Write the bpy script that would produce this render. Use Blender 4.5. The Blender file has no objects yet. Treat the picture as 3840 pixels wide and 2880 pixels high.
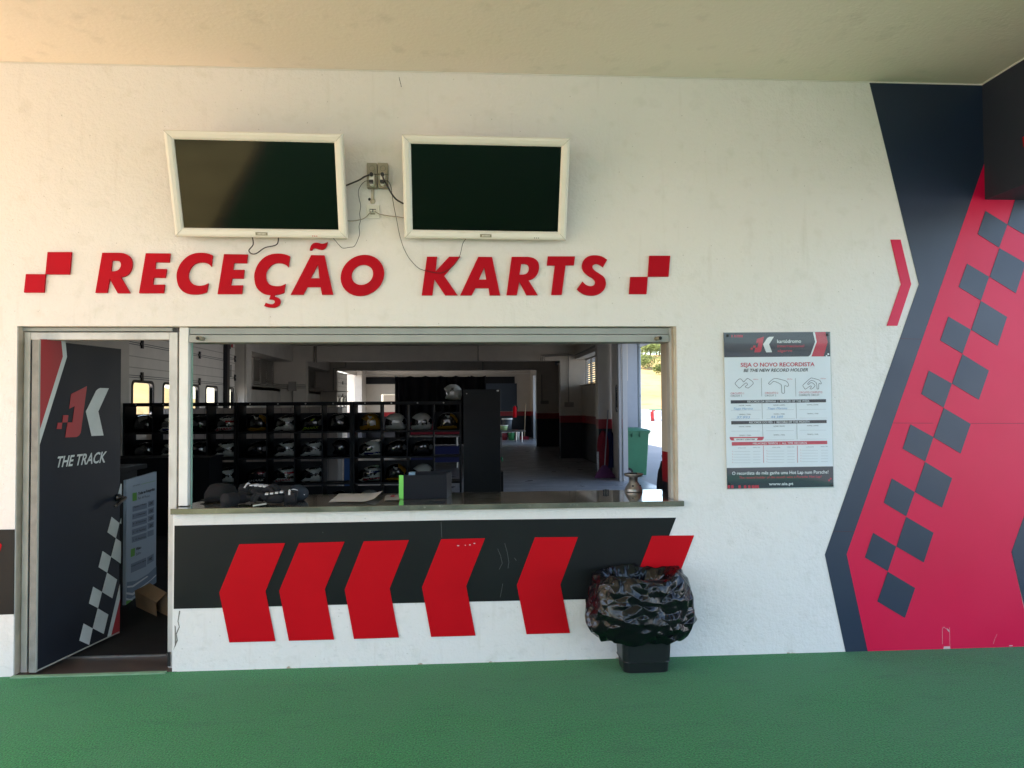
import bpy, bmesh, math, random
import numpy as np
from mathutils import Vector, noise
from mathutils.geometry import tessellate_polygon
random.seed(4)
R = math.radians
S = bpy.context.scene
COL = S.collection
# ------------------------------------------------------------------ camera, world, sun, exposure
FPX = 2772.; YAW, PITCH, ROLL = R(-3.807), R(1.579), R(-0.387)
DIST, EYE = 4.6, 1.588
cy, sy, cp, sp, cr, sr = math.cos(YAW), math.sin(YAW), math.cos(PITCH), math.sin(PITCH), math.cos(ROLL), math.sin(ROLL)
F = Vector((-sy*cp, cy*cp, sp)); r_ = Vector((cy, sy, 0)); u_ = r_.cross(F)
RT = cr*r_+sr*u_; UP = -sr*r_+cr*u_
EYEP = Vector((0, -DIST, EYE))
cam = bpy.data.cameras.new('camera'); cam.sensor_width = 36; cam.lens = 36*FPX/3840; cam.clip_end = 3000; cam.clip_start = .05
co = bpy.data.objects.new('camera', cam); COL.objects.link(co); S.camera = co
from mathutils import Matrix
co.matrix_world = Matrix(((RT.x, UP.x, -F.x, 0), (RT.y, UP.y, -F.y, -DIST), (RT.z, UP.z, -F.z, EYE), (0, 0, 0, 1)))
SUN_EL, SUN_AZ = R(52), R(-80)     # azimuth measured from +Y towards +X
wd = bpy.data.worlds.new('World'); S.world = wd; wd.use_nodes = True
wn = wd.node_tree; bgn = wn.nodes['Background']; bgn.inputs[1].default_value = .15
sky = wn.nodes.new('ShaderNodeTexSky'); sky.sky_type = 'NISHITA'; sky.sun_disc = False
sky.sun_elevation = SUN_EL; sky.sun_rotation = SUN_AZ; sky.air_density = 1.0; sky.dust_density = 1.5
wn.links.new(sky.outputs[0], bgn.inputs[0])
sd = bpy.data.lights.new('sun', 'SUN'); sd.energy = 3.3; sd.angle = R(.5); sd.color = (1, .95, .88)
so = bpy.data.objects.new('sun', sd); COL.objects.link(so)
tosun = Vector((math.sin(SUN_AZ)*math.cos(SUN_EL), math.cos(SUN_AZ)*math.cos(SUN_EL), math.sin(SUN_EL)))
so.rotation_euler = tosun.to_track_quat('Z', 'Y').to_euler(); so.location = (-20, 0, 30)
S.view_settings.view_transform = 'Standard'; S.view_settings.look = 'None'; S.view_settings.gamma = 1
S.view_settings.use_curve_mapping = False
S.view_settings.exposure = 2.36
S.render.engine = 'CYCLES'; S.cycles.use_denoising = True; S.cycles.max_bounces = 10; S.cycles.diffuse_bounces = 6
S.cycles.glossy_bounces = 4; S.cycles.transparent_max_bounces = 12; S.cycles.sample_clamp_indirect = 8; S.cycles.caustics_reflective = False
# ------------------------------------------------------------------ photo pixel -> point on a real plane of the place
def ray(x, y): return ((x-1920)/FPX)*RT-((y-1440)/FPX)*UP+F
def W(x, y, Y=0.):
    d = ray(x, y); return EYEP+d*((Y+DIST)/d.y)
def FL(x, y, Z=0.):
    d = ray(x, y); return EYEP+d*((Z-EYE)/d.z)
def XP(x, y, X):
    d = ray(x, y); return EYEP+d*(X/d.x)
def crop(pts, s, ox, oy): return [(x/s+ox, y/s+oy) for x, y in pts]
# ------------------------------------------------------------------ materials
MATS = {}
def mat(name, col=(.5, .5, .5), rough=.6, metal=0., spec=.5, noise_amt=0., nscale=8., bump=0., bscale=80., bdist=.002, coat=0., build=None, trans=0., emis=None):
    if name in MATS: return MATS[name]
    m = bpy.data.materials.new(name); m.use_nodes = True; nt = m.node_tree; b = nt.nodes['Principled BSDF']
    b.inputs['Base Color'].default_value = (*col, 1); b.inputs['Roughness'].default_value = rough
    b.inputs['Metallic'].default_value = metal; b.inputs['Specular IOR Level'].default_value = spec
    b.inputs['Coat Weight'].default_value = coat; b.inputs['Coat Roughness'].default_value = .04
    N = nt.nodes; L = nt.links
    geo = N.new('ShaderNodeNewGeometry')
    if noise_amt:
        n = N.new('ShaderNodeTexNoise'); n.inputs['Scale'].default_value = nscale; n.inputs['Detail'].default_value = 5
        L.new(geo.outputs['Position'], n.inputs['Vector'])
        mr = N.new('ShaderNodeMapRange'); mr.inputs[1].default_value = .3; mr.inputs[2].default_value = .7
        mr.inputs[3].default_value = 1-noise_amt; mr.inputs[4].default_value = 1+noise_amt*.4
        L.new(n.outputs[0], mr.inputs[0])
        mx = N.new('ShaderNodeMix'); mx.data_type = 'RGBA'; mx.blend_type = 'MULTIPLY'; mx.inputs[0].default_value = 1
        mx.inputs[6].default_value = (*col, 1)
        L.new(mr.outputs[0], mx.inputs[7]); L.new(mx.outputs[2], b.inputs['Base Color'])
        mr2 = N.new('ShaderNodeMapRange'); mr2.inputs[3].default_value = rough*.85; mr2.inputs[4].default_value = min(1, rough*1.2)
        L.new(n.outputs[0], mr2.inputs[0]); L.new(mr2.outputs[0], b.inputs['Roughness'])
    if bump:
        n2 = N.new('ShaderNodeTexNoise'); n2.inputs['Scale'].default_value = bscale; n2.inputs['Detail'].default_value = 4
        L.new(geo.outputs['Position'], n2.inputs['Vector'])
        bp = N.new('ShaderNodeBump'); bp.inputs['Strength'].default_value = bump; bp.inputs['Distance'].default_value = bdist
        L.new(n2.outputs[0], bp.inputs['Height']); L.new(bp.outputs[0], b.inputs['Normal'])
    if build: build(m, nt, b, geo)
    MATS[name] = m; return m
def mixc(nt, fac, a, bcol):
    mx = nt.nodes.new('ShaderNodeMix'); mx.data_type = 'RGBA'
    if isinstance(fac, float): mx.inputs[0].default_value = fac
    else: nt.links.new(fac, mx.inputs[0])
    for i, c in ((6, a), (7, bcol)):
        if isinstance(c, tuple): mx.inputs[i].default_value = (*c, 1)
        else: nt.links.new(c, mx.inputs[i])
    return mx.outputs[2]
def tnoise(nt, geo, scale, detail=4, sc=(1, 1, 1), rough=.5):
    mp = nt.nodes.new('ShaderNodeMapping'); mp.inputs['Scale'].default_value = sc
    nt.links.new(geo.outputs['Position'], mp.inputs[0])
    n = nt.nodes.new('ShaderNodeTexNoise'); n.inputs['Scale'].default_value = scale; n.inputs['Detail'].default_value = detail; n.inputs['Roughness'].default_value = rough
    nt.links.new(mp.outputs[0], n.inputs['Vector']); return n.outputs[0]
def mrange(nt, v, a, b_, c, d):
    mr = nt.nodes.new('ShaderNodeMapRange'); mr.inputs[1].default_value = a; mr.inputs[2].default_value = b_; mr.inputs[3].default_value = c; mr.inputs[4].default_value = d
    nt.links.new(v, mr.inputs[0]); return mr.outputs[0]
def mth(nt, op, a, b_=None):
    m = nt.nodes.new('ShaderNodeMath'); m.operation = op
    for i, v in ((0, a), (1, b_)):
        if v is None: continue
        if isinstance(v, (int, float)): m.inputs[i].default_value = v
        else: nt.links.new(v, m.inputs[i])
    return m.outputs[0]
def b_stucco(m, nt, b, geo):
    L = nt.links
    big = tnoise(nt, geo, 1.3, 4); mid = tnoise(nt, geo, 9, 5); fine = tnoise(nt, geo, 70, 3); strk = tnoise(nt, geo, 5, 4, (3.5, 1, .35))
    c = mixc(nt, mrange(nt, big, .35, .7, 0, .35), (.81, .775, .755), (.76, .72, .695))
    c = mixc(nt, mrange(nt, mid, .56, .75, 0, .3), c, (.60, .57, .51))
    c = mixc(nt, mrange(nt, strk, .6, .8, 0, .22), c, (.52, .47, .40))
    # small dark specks and pits in the render coat
    v = nt.nodes.new('ShaderNodeTexVoronoi'); v.inputs['Scale'].default_value = 14; L.new(geo.outputs['Position'], v.inputs['Vector'])
    c = mixc(nt, mrange(nt, v.outputs['Distance'], .03, .055, .55, 0), c, (.30, .27, .24))
    # bare plaster showing along the foot of the wall
    sx = nt.nodes.new('ShaderNodeSeparateXYZ'); L.new(geo.outputs['Position'], sx.inputs[0])
    edge = tnoise(nt, geo, 9, 6)
    hgt = mth(nt, 'SUBTRACT', sx.outputs[2], mrange(nt, edge, .48, .78, -.014, .022))
    c = mixc(nt, mrange(nt, hgt, -.002, .002, .85, 0), c, (.40, .27, .18))
    scuff = tnoise(nt, geo, 11, 5, (1, 1, 2.4))
    low = mrange(nt, sx.outputs[2], .25, 1.1, 1, .15)
    c = mixc(nt, mth(nt, 'MULTIPLY', mrange(nt, scuff, .60, .78, 0, .35), low), c, (.45, .43, .40))
    L.new(c, b.inputs['Base Color'])
    bp = nt.nodes.new('ShaderNodeBump'); bp.inputs['Strength'].default_value = .85; bp.inputs['Distance'].default_value = .007
    h = mth(nt, 'ADD', tnoise(nt, geo, 28, 6, rough=.65), mth(nt, 'MULTIPLY', fine, .35))
    L.new(h, bp.inputs['Height']); L.new(bp.outputs[0], b.inputs['Normal'])
stucco = mat('stucco', rough=.82, spec=.25, build=b_stucco)
def b_ceil(m, nt, b, geo):
    big = tnoise(nt, geo, .9, 4); fine = tnoise(nt, geo, 6, 6)
    c = mixc(nt, mrange(nt, big, .35, .7, 0, .5), (.90, .82, .73), (.86, .78, .69))
    c = mixc(nt, mrange(nt, fine, .58, .8, 0, .25), c, (.40, .37, .31))
    c = mixc(nt, mrange(nt, tnoise(nt, geo, 2.6, 6, (1, .5, 1), .65), .6, .75, 0, .14), c, (.45, .40, .32))
    nt.links.new(c, b.inputs['Base Color'])
    bp = nt.nodes.new('ShaderNodeBump'); bp.inputs['Strength'].default_value = .6; bp.inputs['Distance'].default_value = .004
    nt.links.new(tnoise(nt, geo, 40, 5), bp.inputs['Height']); nt.links.new(bp.outputs[0], b.inputs['Normal'])
ceilm = mat('ceiling_paint', rough=.85, spec=.2, build=b_ceil)
def b_carpet(m, nt, b, geo):
    f = tnoise(nt, geo, 125, 2, (1, 1, 1)); g = tnoise(nt, geo, 65, 4, (1.5, .8, 1)); big = tnoise(nt, geo, 1.6, 5)
    c = mixc(nt, mrange(nt, f, .35, .68, 0, 1), (.006, .10, .022), (.036, .36, .088))
    c = mixc(nt, mrange(nt, g, .4, .7, 0, .55), c, (.020, .14, .045))
    c = mixc(nt, mrange(nt, big, .35, .7, 0, .45), c, (.05, .19, .08))
    c = mixc(nt, mrange(nt, tnoise(nt, geo, 3.5, 6, (1, 2.5, 1)), .55, .75, 0, .3), c, (.012, .085, .035))
    v = nt.nodes.new('ShaderNodeTexVoronoi'); v.inputs['Scale'].default_value = 5; nt.links.new(geo.outputs['Position'], v.inputs['Vector'])
    c = mixc(nt, mrange(nt, v.outputs['Distance'], .010, .014, 1, 0), c, (.4, .42, .38))
    nt.links.new(c, b.inputs['Base Color'])
    b.inputs['Sheen Weight'].default_value = .15
    bp = nt.nodes.new('ShaderNodeBump'); bp.inputs['Strength'].default_value = .8; bp.inputs['Distance'].default_value = .007
    nt.links.new(mth(nt, 'ADD', f, mth(nt, 'MULTIPLY', g, .8)), bp.inputs['Height']); nt.links.new(bp.outputs[0], b.inputs['Normal'])
carpet = mat('green_carpet', rough=.95, spec=.15, build=b_carpet)
def b_bands(m, nt, b, geo):
    sx = nt.nodes.new('ShaderNodeSeparateXYZ'); nt.links.new(geo.outputs['Position'], sx.inputs[0])
    z = sx.outputs[2]
    c = mixc(nt, mth(nt, 'GREATER_THAN', z, 1.04), (.004, .006, .013), (.30, .010, .018))
    c = mixc(nt, mth(nt, 'GREATER_THAN', z, 1.25), c, mixc(nt, mrange(nt, tnoise(nt, geo, 3, 5), .4, .8, 0, .4), (.66, .60, .52), (.5, .46, .40)))
    nt.links.new(c, b.inputs['Base Color'])
bands = mat('garage_wall_paint', rough=.42, build=b_bands)
def b_conc(m, nt, b, geo):
    c = mixc(nt, mrange(nt, tnoise(nt, geo, .8, 6), .35, .7, 0, 1), (.30, .30, .30), (.20, .205, .21))
    c = mixc(nt, mrange(nt, tnoise(nt, geo, 7, 6), .5, .8, 0, .5), c, (.12, .12, .125))
    nt.links.new(c, b.inputs['Base Color']); nt.links.new(mrange(nt, tnoise(nt, geo, 2, 5), .3, .7, .25, .5), b.inputs['Roughness'])
concrete = mat('garage_concrete', rough=.4, build=b_conc)
def b_ground(m, nt, b, geo):
    c = mixc(nt, mrange(nt, tnoise(nt, geo, .25, 6), .35, .7, 0, 1), (.34, .32, .29), (.26, .25, .235))
    nt.links.new(c, b.inputs['Base Color'])
groundm = mat('yard_concrete', rough=.85, build=b_ground)
def b_hill(m, nt, b, geo):
    c = mixc(nt, mrange(nt, tnoise(nt, geo, .12, 6), .4, .65, 0, 1), (.36, .235, .10), (.30, .21, .08))
    c = mixc(nt, mrange(nt, tnoise(nt, geo, .5, 6), .55, .7, 0, .7), c, (.14, .17, .05))
    nt.links.new(c, b.inputs['Base Color'])
hillm = mat('dry_hill', rough=.95, spec=.1, build=b_hill)
def b_stone(m, nt, b, geo):
    b.inputs['Coat Weight'].default_value = 1.; b.inputs['Coat Roughness'].default_value = .05
    c = mixc(nt, mrange(nt, tnoise(nt, geo, 9, 6, (.6, 1, 1)), .4, .7, 0, 1), (.085, .08, .065), (.16, .15, .12))
    c = mixc(nt, mrange(nt, tnoise(nt, geo, 45, 3), .62, .75, 0, .6), c, (.27, .26, .22))
    nt.links.new(c, b.inputs['Base Color'])
    nt.links.new(mrange(nt, tnoise(nt, geo, 12, 4), .3, .7, .06, .2), b.inputs['Roughness'])
stone = mat('counter_stone', rough=.12, spec=.6, build=b_stone)
def b_alu(m, nt, b, geo):
    c = mixc(nt, mrange(nt, tnoise(nt, geo, 10, 6, (1, 1, .5)), .4, .75, 0, 1), (.60, .585, .565), (.43, .42, .40))
    nt.links.new(c, b.inputs['Base Color'])
alu = mat('painted_aluminium', rough=.42, metal=.15, build=b_alu)
alu2 = mat('grey_shutter_box', (.36, .37, .355), rough=.5, metal=.1, noise_amt=.12, nscale=5)
whitepost = mat('white_post_paint', (.78, .78, .77), rough=.35, noise_amt=.06, nscale=12)
beige = mat('beige_reveal_plaster', (.62, .53, .43), rough=.8, noise_amt=.2, nscale=10, bump=.4)
redp = mat('red_panel', (.52, .0015, .008), rough=.5, spec=.12, noise_amt=.06, nscale=3)
redl = mat('red_letter', (.46, .0015, .012), rough=.5, spec=.12, noise_amt=.08, nscale=5)
band_m = mat('black_panel', (.005, .0065, .0065), rough=.45, spec=.25, noise_amt=.25, nscale=4)
def b_mural(base, dark):
    def f(m, nt, b, geo):
        c = mixc(nt, mrange(nt, tnoise(nt, geo, 2.2, 6), .4, .75, 0, 1), base, dark)
        nt.links.new(c, b.inputs['Base Color'])
        nt.links.new(mrange(nt, tnoise(nt, geo, 3, 3), .3, .7, .36, .44), b.inputs['Roughness'])
        bp = nt.nodes.new('ShaderNodeBump'); bp.inputs['Strength'].default_value = .06; bp.inputs['Distance'].default_value = .002
        nt.links.new(tnoise(nt, geo, 30, 4), bp.inputs['Height']); nt.links.new(bp.outputs[0], b.inputs['Normal'])
    return f
mred = mat('mural_red', rough=.3, spec=.38, build=b_mural((.66, .0015, .055), (.62, .001, .048)))
mnavy = mat('mural_navy', rough=.3, spec=.6, build=b_mural((.011, .024, .055), (.009, .020, .047)))
beamnavy = mat('beam_navy', (.020, .026, .044), rough=.6, noise_amt=.12, nscale=4)
black = mat('black_plastic', (.012, .012, .014), rough=.4)
blackm = mat('black_board', (.0025, .003, .005), rough=.5, spec=.3)
darkgrey = mat('charcoal_board', (.006, .0075, .012), rough=.6, spec=.2, noise_amt=.12, nscale=6)
rubber = mat('rubber', (.012, .012, .012), rough=.7)
white = mat('white_plastic', (.72, .70, .64), rough=.4)
cream = mat('cream_bezel', (.80, .77, .71), rough=.38, noise_amt=.04, nscale=6)
screenm = mat('tv_glass', (.001, .0015, .0015), rough=.07, spec=.55)
railm = mat('rail_metal', (.42, .43, .44), rough=.4, metal=.5)
screenm.node_tree.nodes['Principled BSDF'].inputs['Specular Tint'].default_value = (1, .74, .72, 1)
steel = mat('steel', (.42, .41, .39), rough=.28, metal=1., noise_amt=.3, nscale=14)
rimm = mat('cast_metal', (.50, .47, .44), rough=.36, metal=.75, noise_amt=.45, nscale=22)
sockm = mat('grey_socket_plastic', (.30, .27, .20), rough=.5, noise_amt=.2, nscale=30)
doorface = mat('door_charcoal', (.010, .013, .021), rough=.45, spec=.25, noise_amt=.2, nscale=4)
dooredge = mat('door_edge', (.22, .22, .20), rough=.6, noise_amt=.25, nscale=15)
dwhite = mat('decal_white', (.62, .66, .66), rough=.4, noise_amt=.1, nscale=10)
dred = mat('decal_red', (.36, .012, .02), rough=.4)
threshold_m = mat('threshold_tile', (.07, .05, .042), rough=.5, noise_amt=.4, nscale=9)
palegreen = mat('pale_green_strip', (.20, .36, .22), rough=.7, noise_amt=.2, nscale=9)
matm = mat('dark_floor_mat', (.008, .0065, .006), rough=.75, noise_amt=.3, nscale=4)
panelw = mat('door_panel_white', (.76, .72, .66), rough=.5, noise_amt=.06, nscale=4)
plaster = mat('garage_plaster', (.60, .56, .50), rough=.7, noise_amt=.12, nscale=3)
conduitm = mat('conduit', (.33, .30, .26), rough=.5)
bluefin = mat('outer_fin_paint', (.34, .37, .42), rough=.7, noise_amt=.05)
greenbin = mat('green_bin_plastic', (.035, .17, .085), rough=.42, noise_amt=.1, nscale=5)
purple = mat('purple_bristle', (.10, .012, .08), rough=.7)
redcloth = mat('red_cloth', (.22, .006, .02), rough=.8)
bluecloth = mat('blue_cloth', (.01, .015, .09), rough=.8)
blackcloth = mat('black_cloth', (.004, .0045, .007), rough=.9, bump=.5, bscale=300)
greycloth = mat('grey_cloth', (.010, .010, .012), rough=.85, bump=.4, bscale=250)
whitecloth = mat('white_cloth', (.6, .6, .62), rough=.7)
limeg = mat('lime_card', (.16, .60, .10), rough=.6)
paper = mat('paper', (.62, .60, .58), rough=.8)
card = mat('cardboard', (.34, .22, .12), rough=.85, noise_amt=.15, nscale=8)
leaf_m = mat('foliage', (.15, .18, .035), rough=.9, noise_amt=.5, nscale=1.2)
bark = mat('bark', (.12, .09, .06), rough=.9)
wood = mat('wood_handle', (.30, .20, .11), rough=.6)
screwm = mat('screw_grey', (.45, .45, .43), rough=.4, metal=.6)
barred = mat('barrier_red', (.55, .03, .02), rough=.5); barwhite = mat('barrier_white', (.75, .75, .73), rough=.5); bargreen = mat('barrier_green', (.02, .25, .17), rough=.5)
hw = mat('helmet_white', (.55, .57, .54), rough=.14, spec=.6, coat=.5); hk = mat('helmet_black', (.008, .008, .009), rough=.12, coat=.5)
hy = mat('helmet_yellow', (.30, .16, .012), rough=.2, coat=.4); hr = mat('helmet_red', (.35, .01, .02), rough=.2, coat=.4)
hb = mat('helmet_blue', (.01, .015, .10), rough=.2, coat=.4); hl = mat('helmet_lime', (.30, .42, .02), rough=.2, coat=.4); hgr = mat('helmet_grey', (.2, .2, .2), rough=.3)
hvis = mat('helmet_visor', (.005, .005, .007), rough=.05, spec=.8, coat=1.)
ptext = mat('print_dark', (.006, .007, .012), rough=.6); pred = mat('print_red', (.50, .02, .05), rough=.6); pwhite = mat('print_white', (.72, .74, .76), rough=.6)
pnavy = mat('print_navy', (.012, .02, .035), rough=.5); pgrey = mat('print_grey', (.35, .36, .40), rough=.6); pblue = mat('marker_blue', (.12, .30, .55), rough=.6)
psheet = mat('poster_sheet', (.74, .77, .82), rough=.5, noise_amt=.04, nscale=5); pgreen = mat('print_green', (.15, .40, .05), rough=.6)
signw = mat('sign_sheet', (.42, .50, .58), rough=.5)
def b_glass(m, nt, b, geo):
    out = nt.nodes['Material Output']; t = nt.nodes.new('ShaderNodeBsdfTransparent'); t.inputs[0].default_value = (.96, .98, .98, 1)
    g = nt.nodes.new('ShaderNodeBsdfGlossy'); g.inputs['Roughness'].default_value = .03
    dt = nt.nodes.new('ShaderNodeVectorMath'); dt.operation = 'DOT_PRODUCT'; nt.links.new(geo.outputs['Incoming'], dt.inputs[0]); nt.links.new(geo.outputs['Normal'], dt.inputs[1])
    q_ = mth(nt, 'POWER', mth(nt, 'SUBTRACT', 1., mth(nt, 'ABSOLUTE', dt.outputs['Value'])), 5.)
    q_ = mth(nt, 'ADD', mth(nt, 'MULTIPLY', q_, .95), .035)
    mx = nt.nodes.new('ShaderNodeMixShader'); nt.links.new(q_, mx.inputs[0]); nt.links.new(t.outputs[0], mx.inputs[1]); nt.links.new(g.outputs[0], mx.inputs[2])
    nt.links.new(mx.outputs[0], out.inputs[0])
glass = mat('clear_pane', build=b_glass)
def b_bag(m, nt, b, geo):
    def crease(scale, seed, sc=(1, 1, 1), rough=.4, dist=.8):
        mp = nt.nodes.new('ShaderNodeMapping'); mp.inputs['Location'].default_value = (seed, 0, 0); mp.inputs['Scale'].default_value = sc; nt.links.new(geo.outputs['Position'], mp.inputs[0])
        n = nt.nodes.new('ShaderNodeTexNoise'); n.inputs['Scale'].default_value = scale; n.inputs['Detail'].default_value = 1.5; n.inputs['Roughness'].default_value = rough; n.inputs['Distortion'].default_value = dist
        nt.links.new(mp.outputs[0], n.inputs['Vector']); return mth(nt, 'POWER', mth(nt, 'ABSOLUTE', mth(nt, 'SUBTRACT', n.outputs[0], .5)), .75)
    mask = mrange(nt, tnoise(nt, geo, 4, 2), .45, .6, 0, 1)
    h = mth(nt, 'ADD', crease(3.5, 0, (1, 1, .7)), mth(nt, 'MULTIPLY', crease(8, 5, (1.2, 1, .6)), .30))
    h = mth(nt, 'ADD', h, mth(nt, 'MULTIPLY', mth(nt, 'MULTIPLY', crease(22, 9, (1, 1, .6)), .17), mask))
    bp = nt.nodes.new('ShaderNodeBump'); bp.inputs['Strength'].default_value = .62; bp.inputs['Distance'].default_value = .07
    nt.links.new(h, bp.inputs['Height']); nt.links.new(bp.outputs[0], b.inputs['Normal'])
bagm = mat('bin_liner', (.005, .005, .007), rough=.19, spec=.38, build=b_bag)
# ------------------------------------------------------------------ object helpers
def root_of(o):
    while o.parent: o = o.parent
    return o
def tag(o, label=None, cat=None, group=None, kind=None):
    if label: o['label'] = label
    if cat: o['category'] = cat
    if group: o['group'] = group
    if kind: o['kind'] = kind
    return o
def thing(name, label, cat, loc=(0, 0, 0), group=None):
    o = bpy.data.objects.new(name, None); COL.objects.link(o); o.location = loc; o.empty_display_size = .05
    return tag(o, label, cat, group)
class MB:
    """collects faces in world coordinates; build() links them as one mesh object"""
    def __init__(s): s.v = []; s.f = []; s.mi = []
    def add(s, vs, fs, mi=0):
        k = len(s.v); s.v += [tuple(v) for v in vs]; s.f += [tuple(i+k for i in f) for f in fs]; s.mi += [mi]*len(fs); return s
    def box(s, a, b, mi=0):
        x0, y0, z0 = (min(a[i], b[i]) for i in range(3)); x1, y1, z1 = (max(a[i], b[i]) for i in range(3))
        return s.add([(x0, y0, z0), (x1, y0, z0), (x1, y1, z0), (x0, y1, z0), (x0, y0, z1), (x1, y0, z1), (x1, y1, z1), (x0, y1, z1)],
                     [(0, 3, 2, 1), (4, 5, 6, 7), (0, 1, 5, 4), (1, 2, 6, 5), (2, 3, 7, 6), (3, 0, 4, 7)], mi)
    def obox(s, c, ax, ay, az, hx, hy_, hz, mi=0):
        c = Vector(c); ax, ay, az = Vector(ax).normalized()*hx, Vector(ay).normalized()*hy_, Vector(az).normalized()*hz
        vs = [c+ax*i+ay*j+az*k for k in (-1, 1) for i, j in ((-1, -1), (1, -1), (1, 1), (-1, 1))]
        return s.add(vs, [(0, 3, 2, 1), (4, 5, 6, 7), (0, 1, 5, 4), (1, 2, 6, 5), (2, 3, 7, 6), (3, 0, 4, 7)], mi)
    def tube(s, pts, r, n=8, mi=0, smooth=1):
        P = [Vector(p) for p in pts]
        if smooth > 1:
            Q = []
            for i in range(len(P)-1):
                p0, p1, p2, p3 = P[max(0, i-1)], P[i], P[i+1], P[min(len(P)-1, i+2)]
                for k in range(smooth):
                    t = k/smooth; Q.append(.5*((2*p1)+(-p0+p2)*t+(2*p0-5*p1+4*p2-p3)*t*t+(-p0+3*p1-3*p2+p3)*t**3))
            Q.append(P[-1]); P = Q
        rr = r if isinstance(r, (list, tuple)) else [r]*len(P)
        vs = []; fs = []; a = None
        for i, p in enumerate(P):
            t = (P[min(i+1, len(P)-1)]-P[max(i-1, 0)])
            t = t.normalized() if t.length > 1e-9 else Vector((0, 0, 1))
            if a is None: a = t.orthogonal().normalized()
            a = (a-t*a.dot(t)); a = a.normalized() if a.length > 1e-6 else t.orthogonal().normalized()
            b = t.cross(a); q = rr[min(len(rr)-1, int(i*len(rr)/len(P)))] if len(rr) != len(P) else rr[i]
            vs += [p+(a*math.cos(2*math.pi*k/n)+b*math.sin(2*math.pi*k/n))*q for k in range(n)]
        for i in range(len(P)-1):
            fs += [(i*n+k, i*n+(k+1) % n, (i+1)*n+(k+1) % n, (i+1)*n+k) for k in range(n)]
        fs += [tuple(range(n))[::-1], tuple((len(P)-1)*n+k for k in range(n))]
        return s.add(vs, fs, mi)
    def lathe(s, c, prof, n=32, mi=0, axis='Z', sx=1, sy=1, close=True):
        c = Vector(c); vs = []; fs = []
        for r, h in prof:
            for k in range(n):
                a = 2*math.pi*k/n; p = (r*math.cos(a)*sx, r*math.sin(a)*sy, h)
                if axis == 'Y': p = (p[0], -p[2], p[1])
                if axis == 'X': p = (p[2], p[0], p[1])
                vs.append(c+Vector(p))
        for i in range(len(prof)-1):
            fs += [(i*n+k, i*n+(k+1) % n, (i+1)*n+(k+1) % n, (i+1)*n+k) for k in range(n)]
        if close: fs += [tuple(range(n))[::-1], tuple((len(prof)-1)*n+k for k in range(n))]
        return s.add(vs, fs, mi)
    def prism(s, loops, fm, d0, d1, mi=0):
        """loops of 2-d points; fm(u, v, d) -> point; front at d0, back at d1"""
        flat = [p for lp in loops for p in lp]
        tri = tessellate_polygon([[Vector((p[0], p[1], 0)) for p in lp] for lp in loops])
        n = len(flat); vs = [fm(p[0], p[1], d0) for p in flat]+[fm(p[0], p[1], d1) for p in flat]; fs = []
        for t in tri:
            fs += [tuple(t), tuple(i+n for i in reversed(t))]
        k = 0
        for lp in loops:
            m = len(lp)
            for i in range(m): fs.append((k+i, k+(i+1) % m, k+(i+1) % m+n, k+i+n))
            k += m
        return s.add(vs, fs, mi)
    def build(s, name, mats, parent=None, smooth=False, label=None, local=False, bevel=0., recalc=True, kind=None):
        me = bpy.data.meshes.new(name); off = Vector((0, 0, 0))
        if parent is not None and not local: off = root_of(parent).location
        me.from_pydata([tuple(Vector(v)-off) for v in s.v], [], s.f)
        for m in (mats if isinstance(mats, (list, tuple)) else [mats]): me.materials.append(m)
        me.polygons.foreach_set('material_index', s.mi)
        if recalc:
            bm = bmesh.new(); bm.from_mesh(me); bmesh.ops.recalc_face_normals(bm, faces=bm.faces); bm.to_mesh(me); bm.free()
        if smooth: me.polygons.foreach_set('use_smooth', [True]*len(me.polygons))
        me.update()
        o = bpy.data.objects.new(name, me); COL.objects.link(o)
        if parent is not None: o.parent = parent
        if label: o['label'] = label
        if kind: o['kind'] = kind
        if bevel:
            b = o.modifiers.new('bevel', 'BEVEL'); b.width = bevel; b.segments = 2; b.limit_method = 'ANGLE'; b.angle_limit = R(40)
        if smooth == 'auto' or (smooth and not isinstance(smooth, bool)): pass
        return o
def dup(root, loc, label=None, group=None, skip=()):
    r = root.copy(); COL.objects.link(r); r.location = loc
    if label: r['label'] = label
    if group: r['group'] = group
    for ch in root.children:
        if ch.name.split('.')[0] in skip: continue
        c = ch.copy(); COL.objects.link(c); c.parent = r
        for g in ch.children:
            d = g.copy(); COL.objects.link(d); d.parent = c
    return r
def wall_m(Y): return lambda u, v, d: W(u, v, Y+d)      # photo pixel on the plane y = Y, then d away from it
def flatw(Y):
    def f(u, v, d):
        p = W(u, v, Y); return Vector((p.x, Y+d, p.z))
    return f
_tc = {}
def text2d(s, shear=0., off=0., space=1.):
    k = (s, shear, off, space)
    if k in _tc: return _tc[k]
    c = bpy.data.curves.new('lettering', 'FONT'); c.body = s; c.shear = shear; c.offset = off; c.space_character = space; c.resolution_u = 3
    o = bpy.data.objects.new('lettering', c); COL.objects.link(o)
    dg = bpy.context.evaluated_depsgraph_get(); dg.update()
    me = bpy.data.meshes.new_from_object(o.evaluated_get(dg))
    vs = [(v.co.x, v.co.y) for v in me.vertices]; fs = [tuple(p.vertices) for p in me.polygons]
    bpy.data.objects.remove(o); bpy.data.curves.remove(c); bpy.data.meshes.remove(me)
    x0 = min(v[0] for v in vs); x1 = max(v[0] for v in vs)
    vs = [((x-x0)/(x1-x0), y/.70) for x, y in vs]     # u 0..1 over the width, v = 1 at cap height
    _tc[k] = (vs, fs); return _tc[k]
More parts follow.
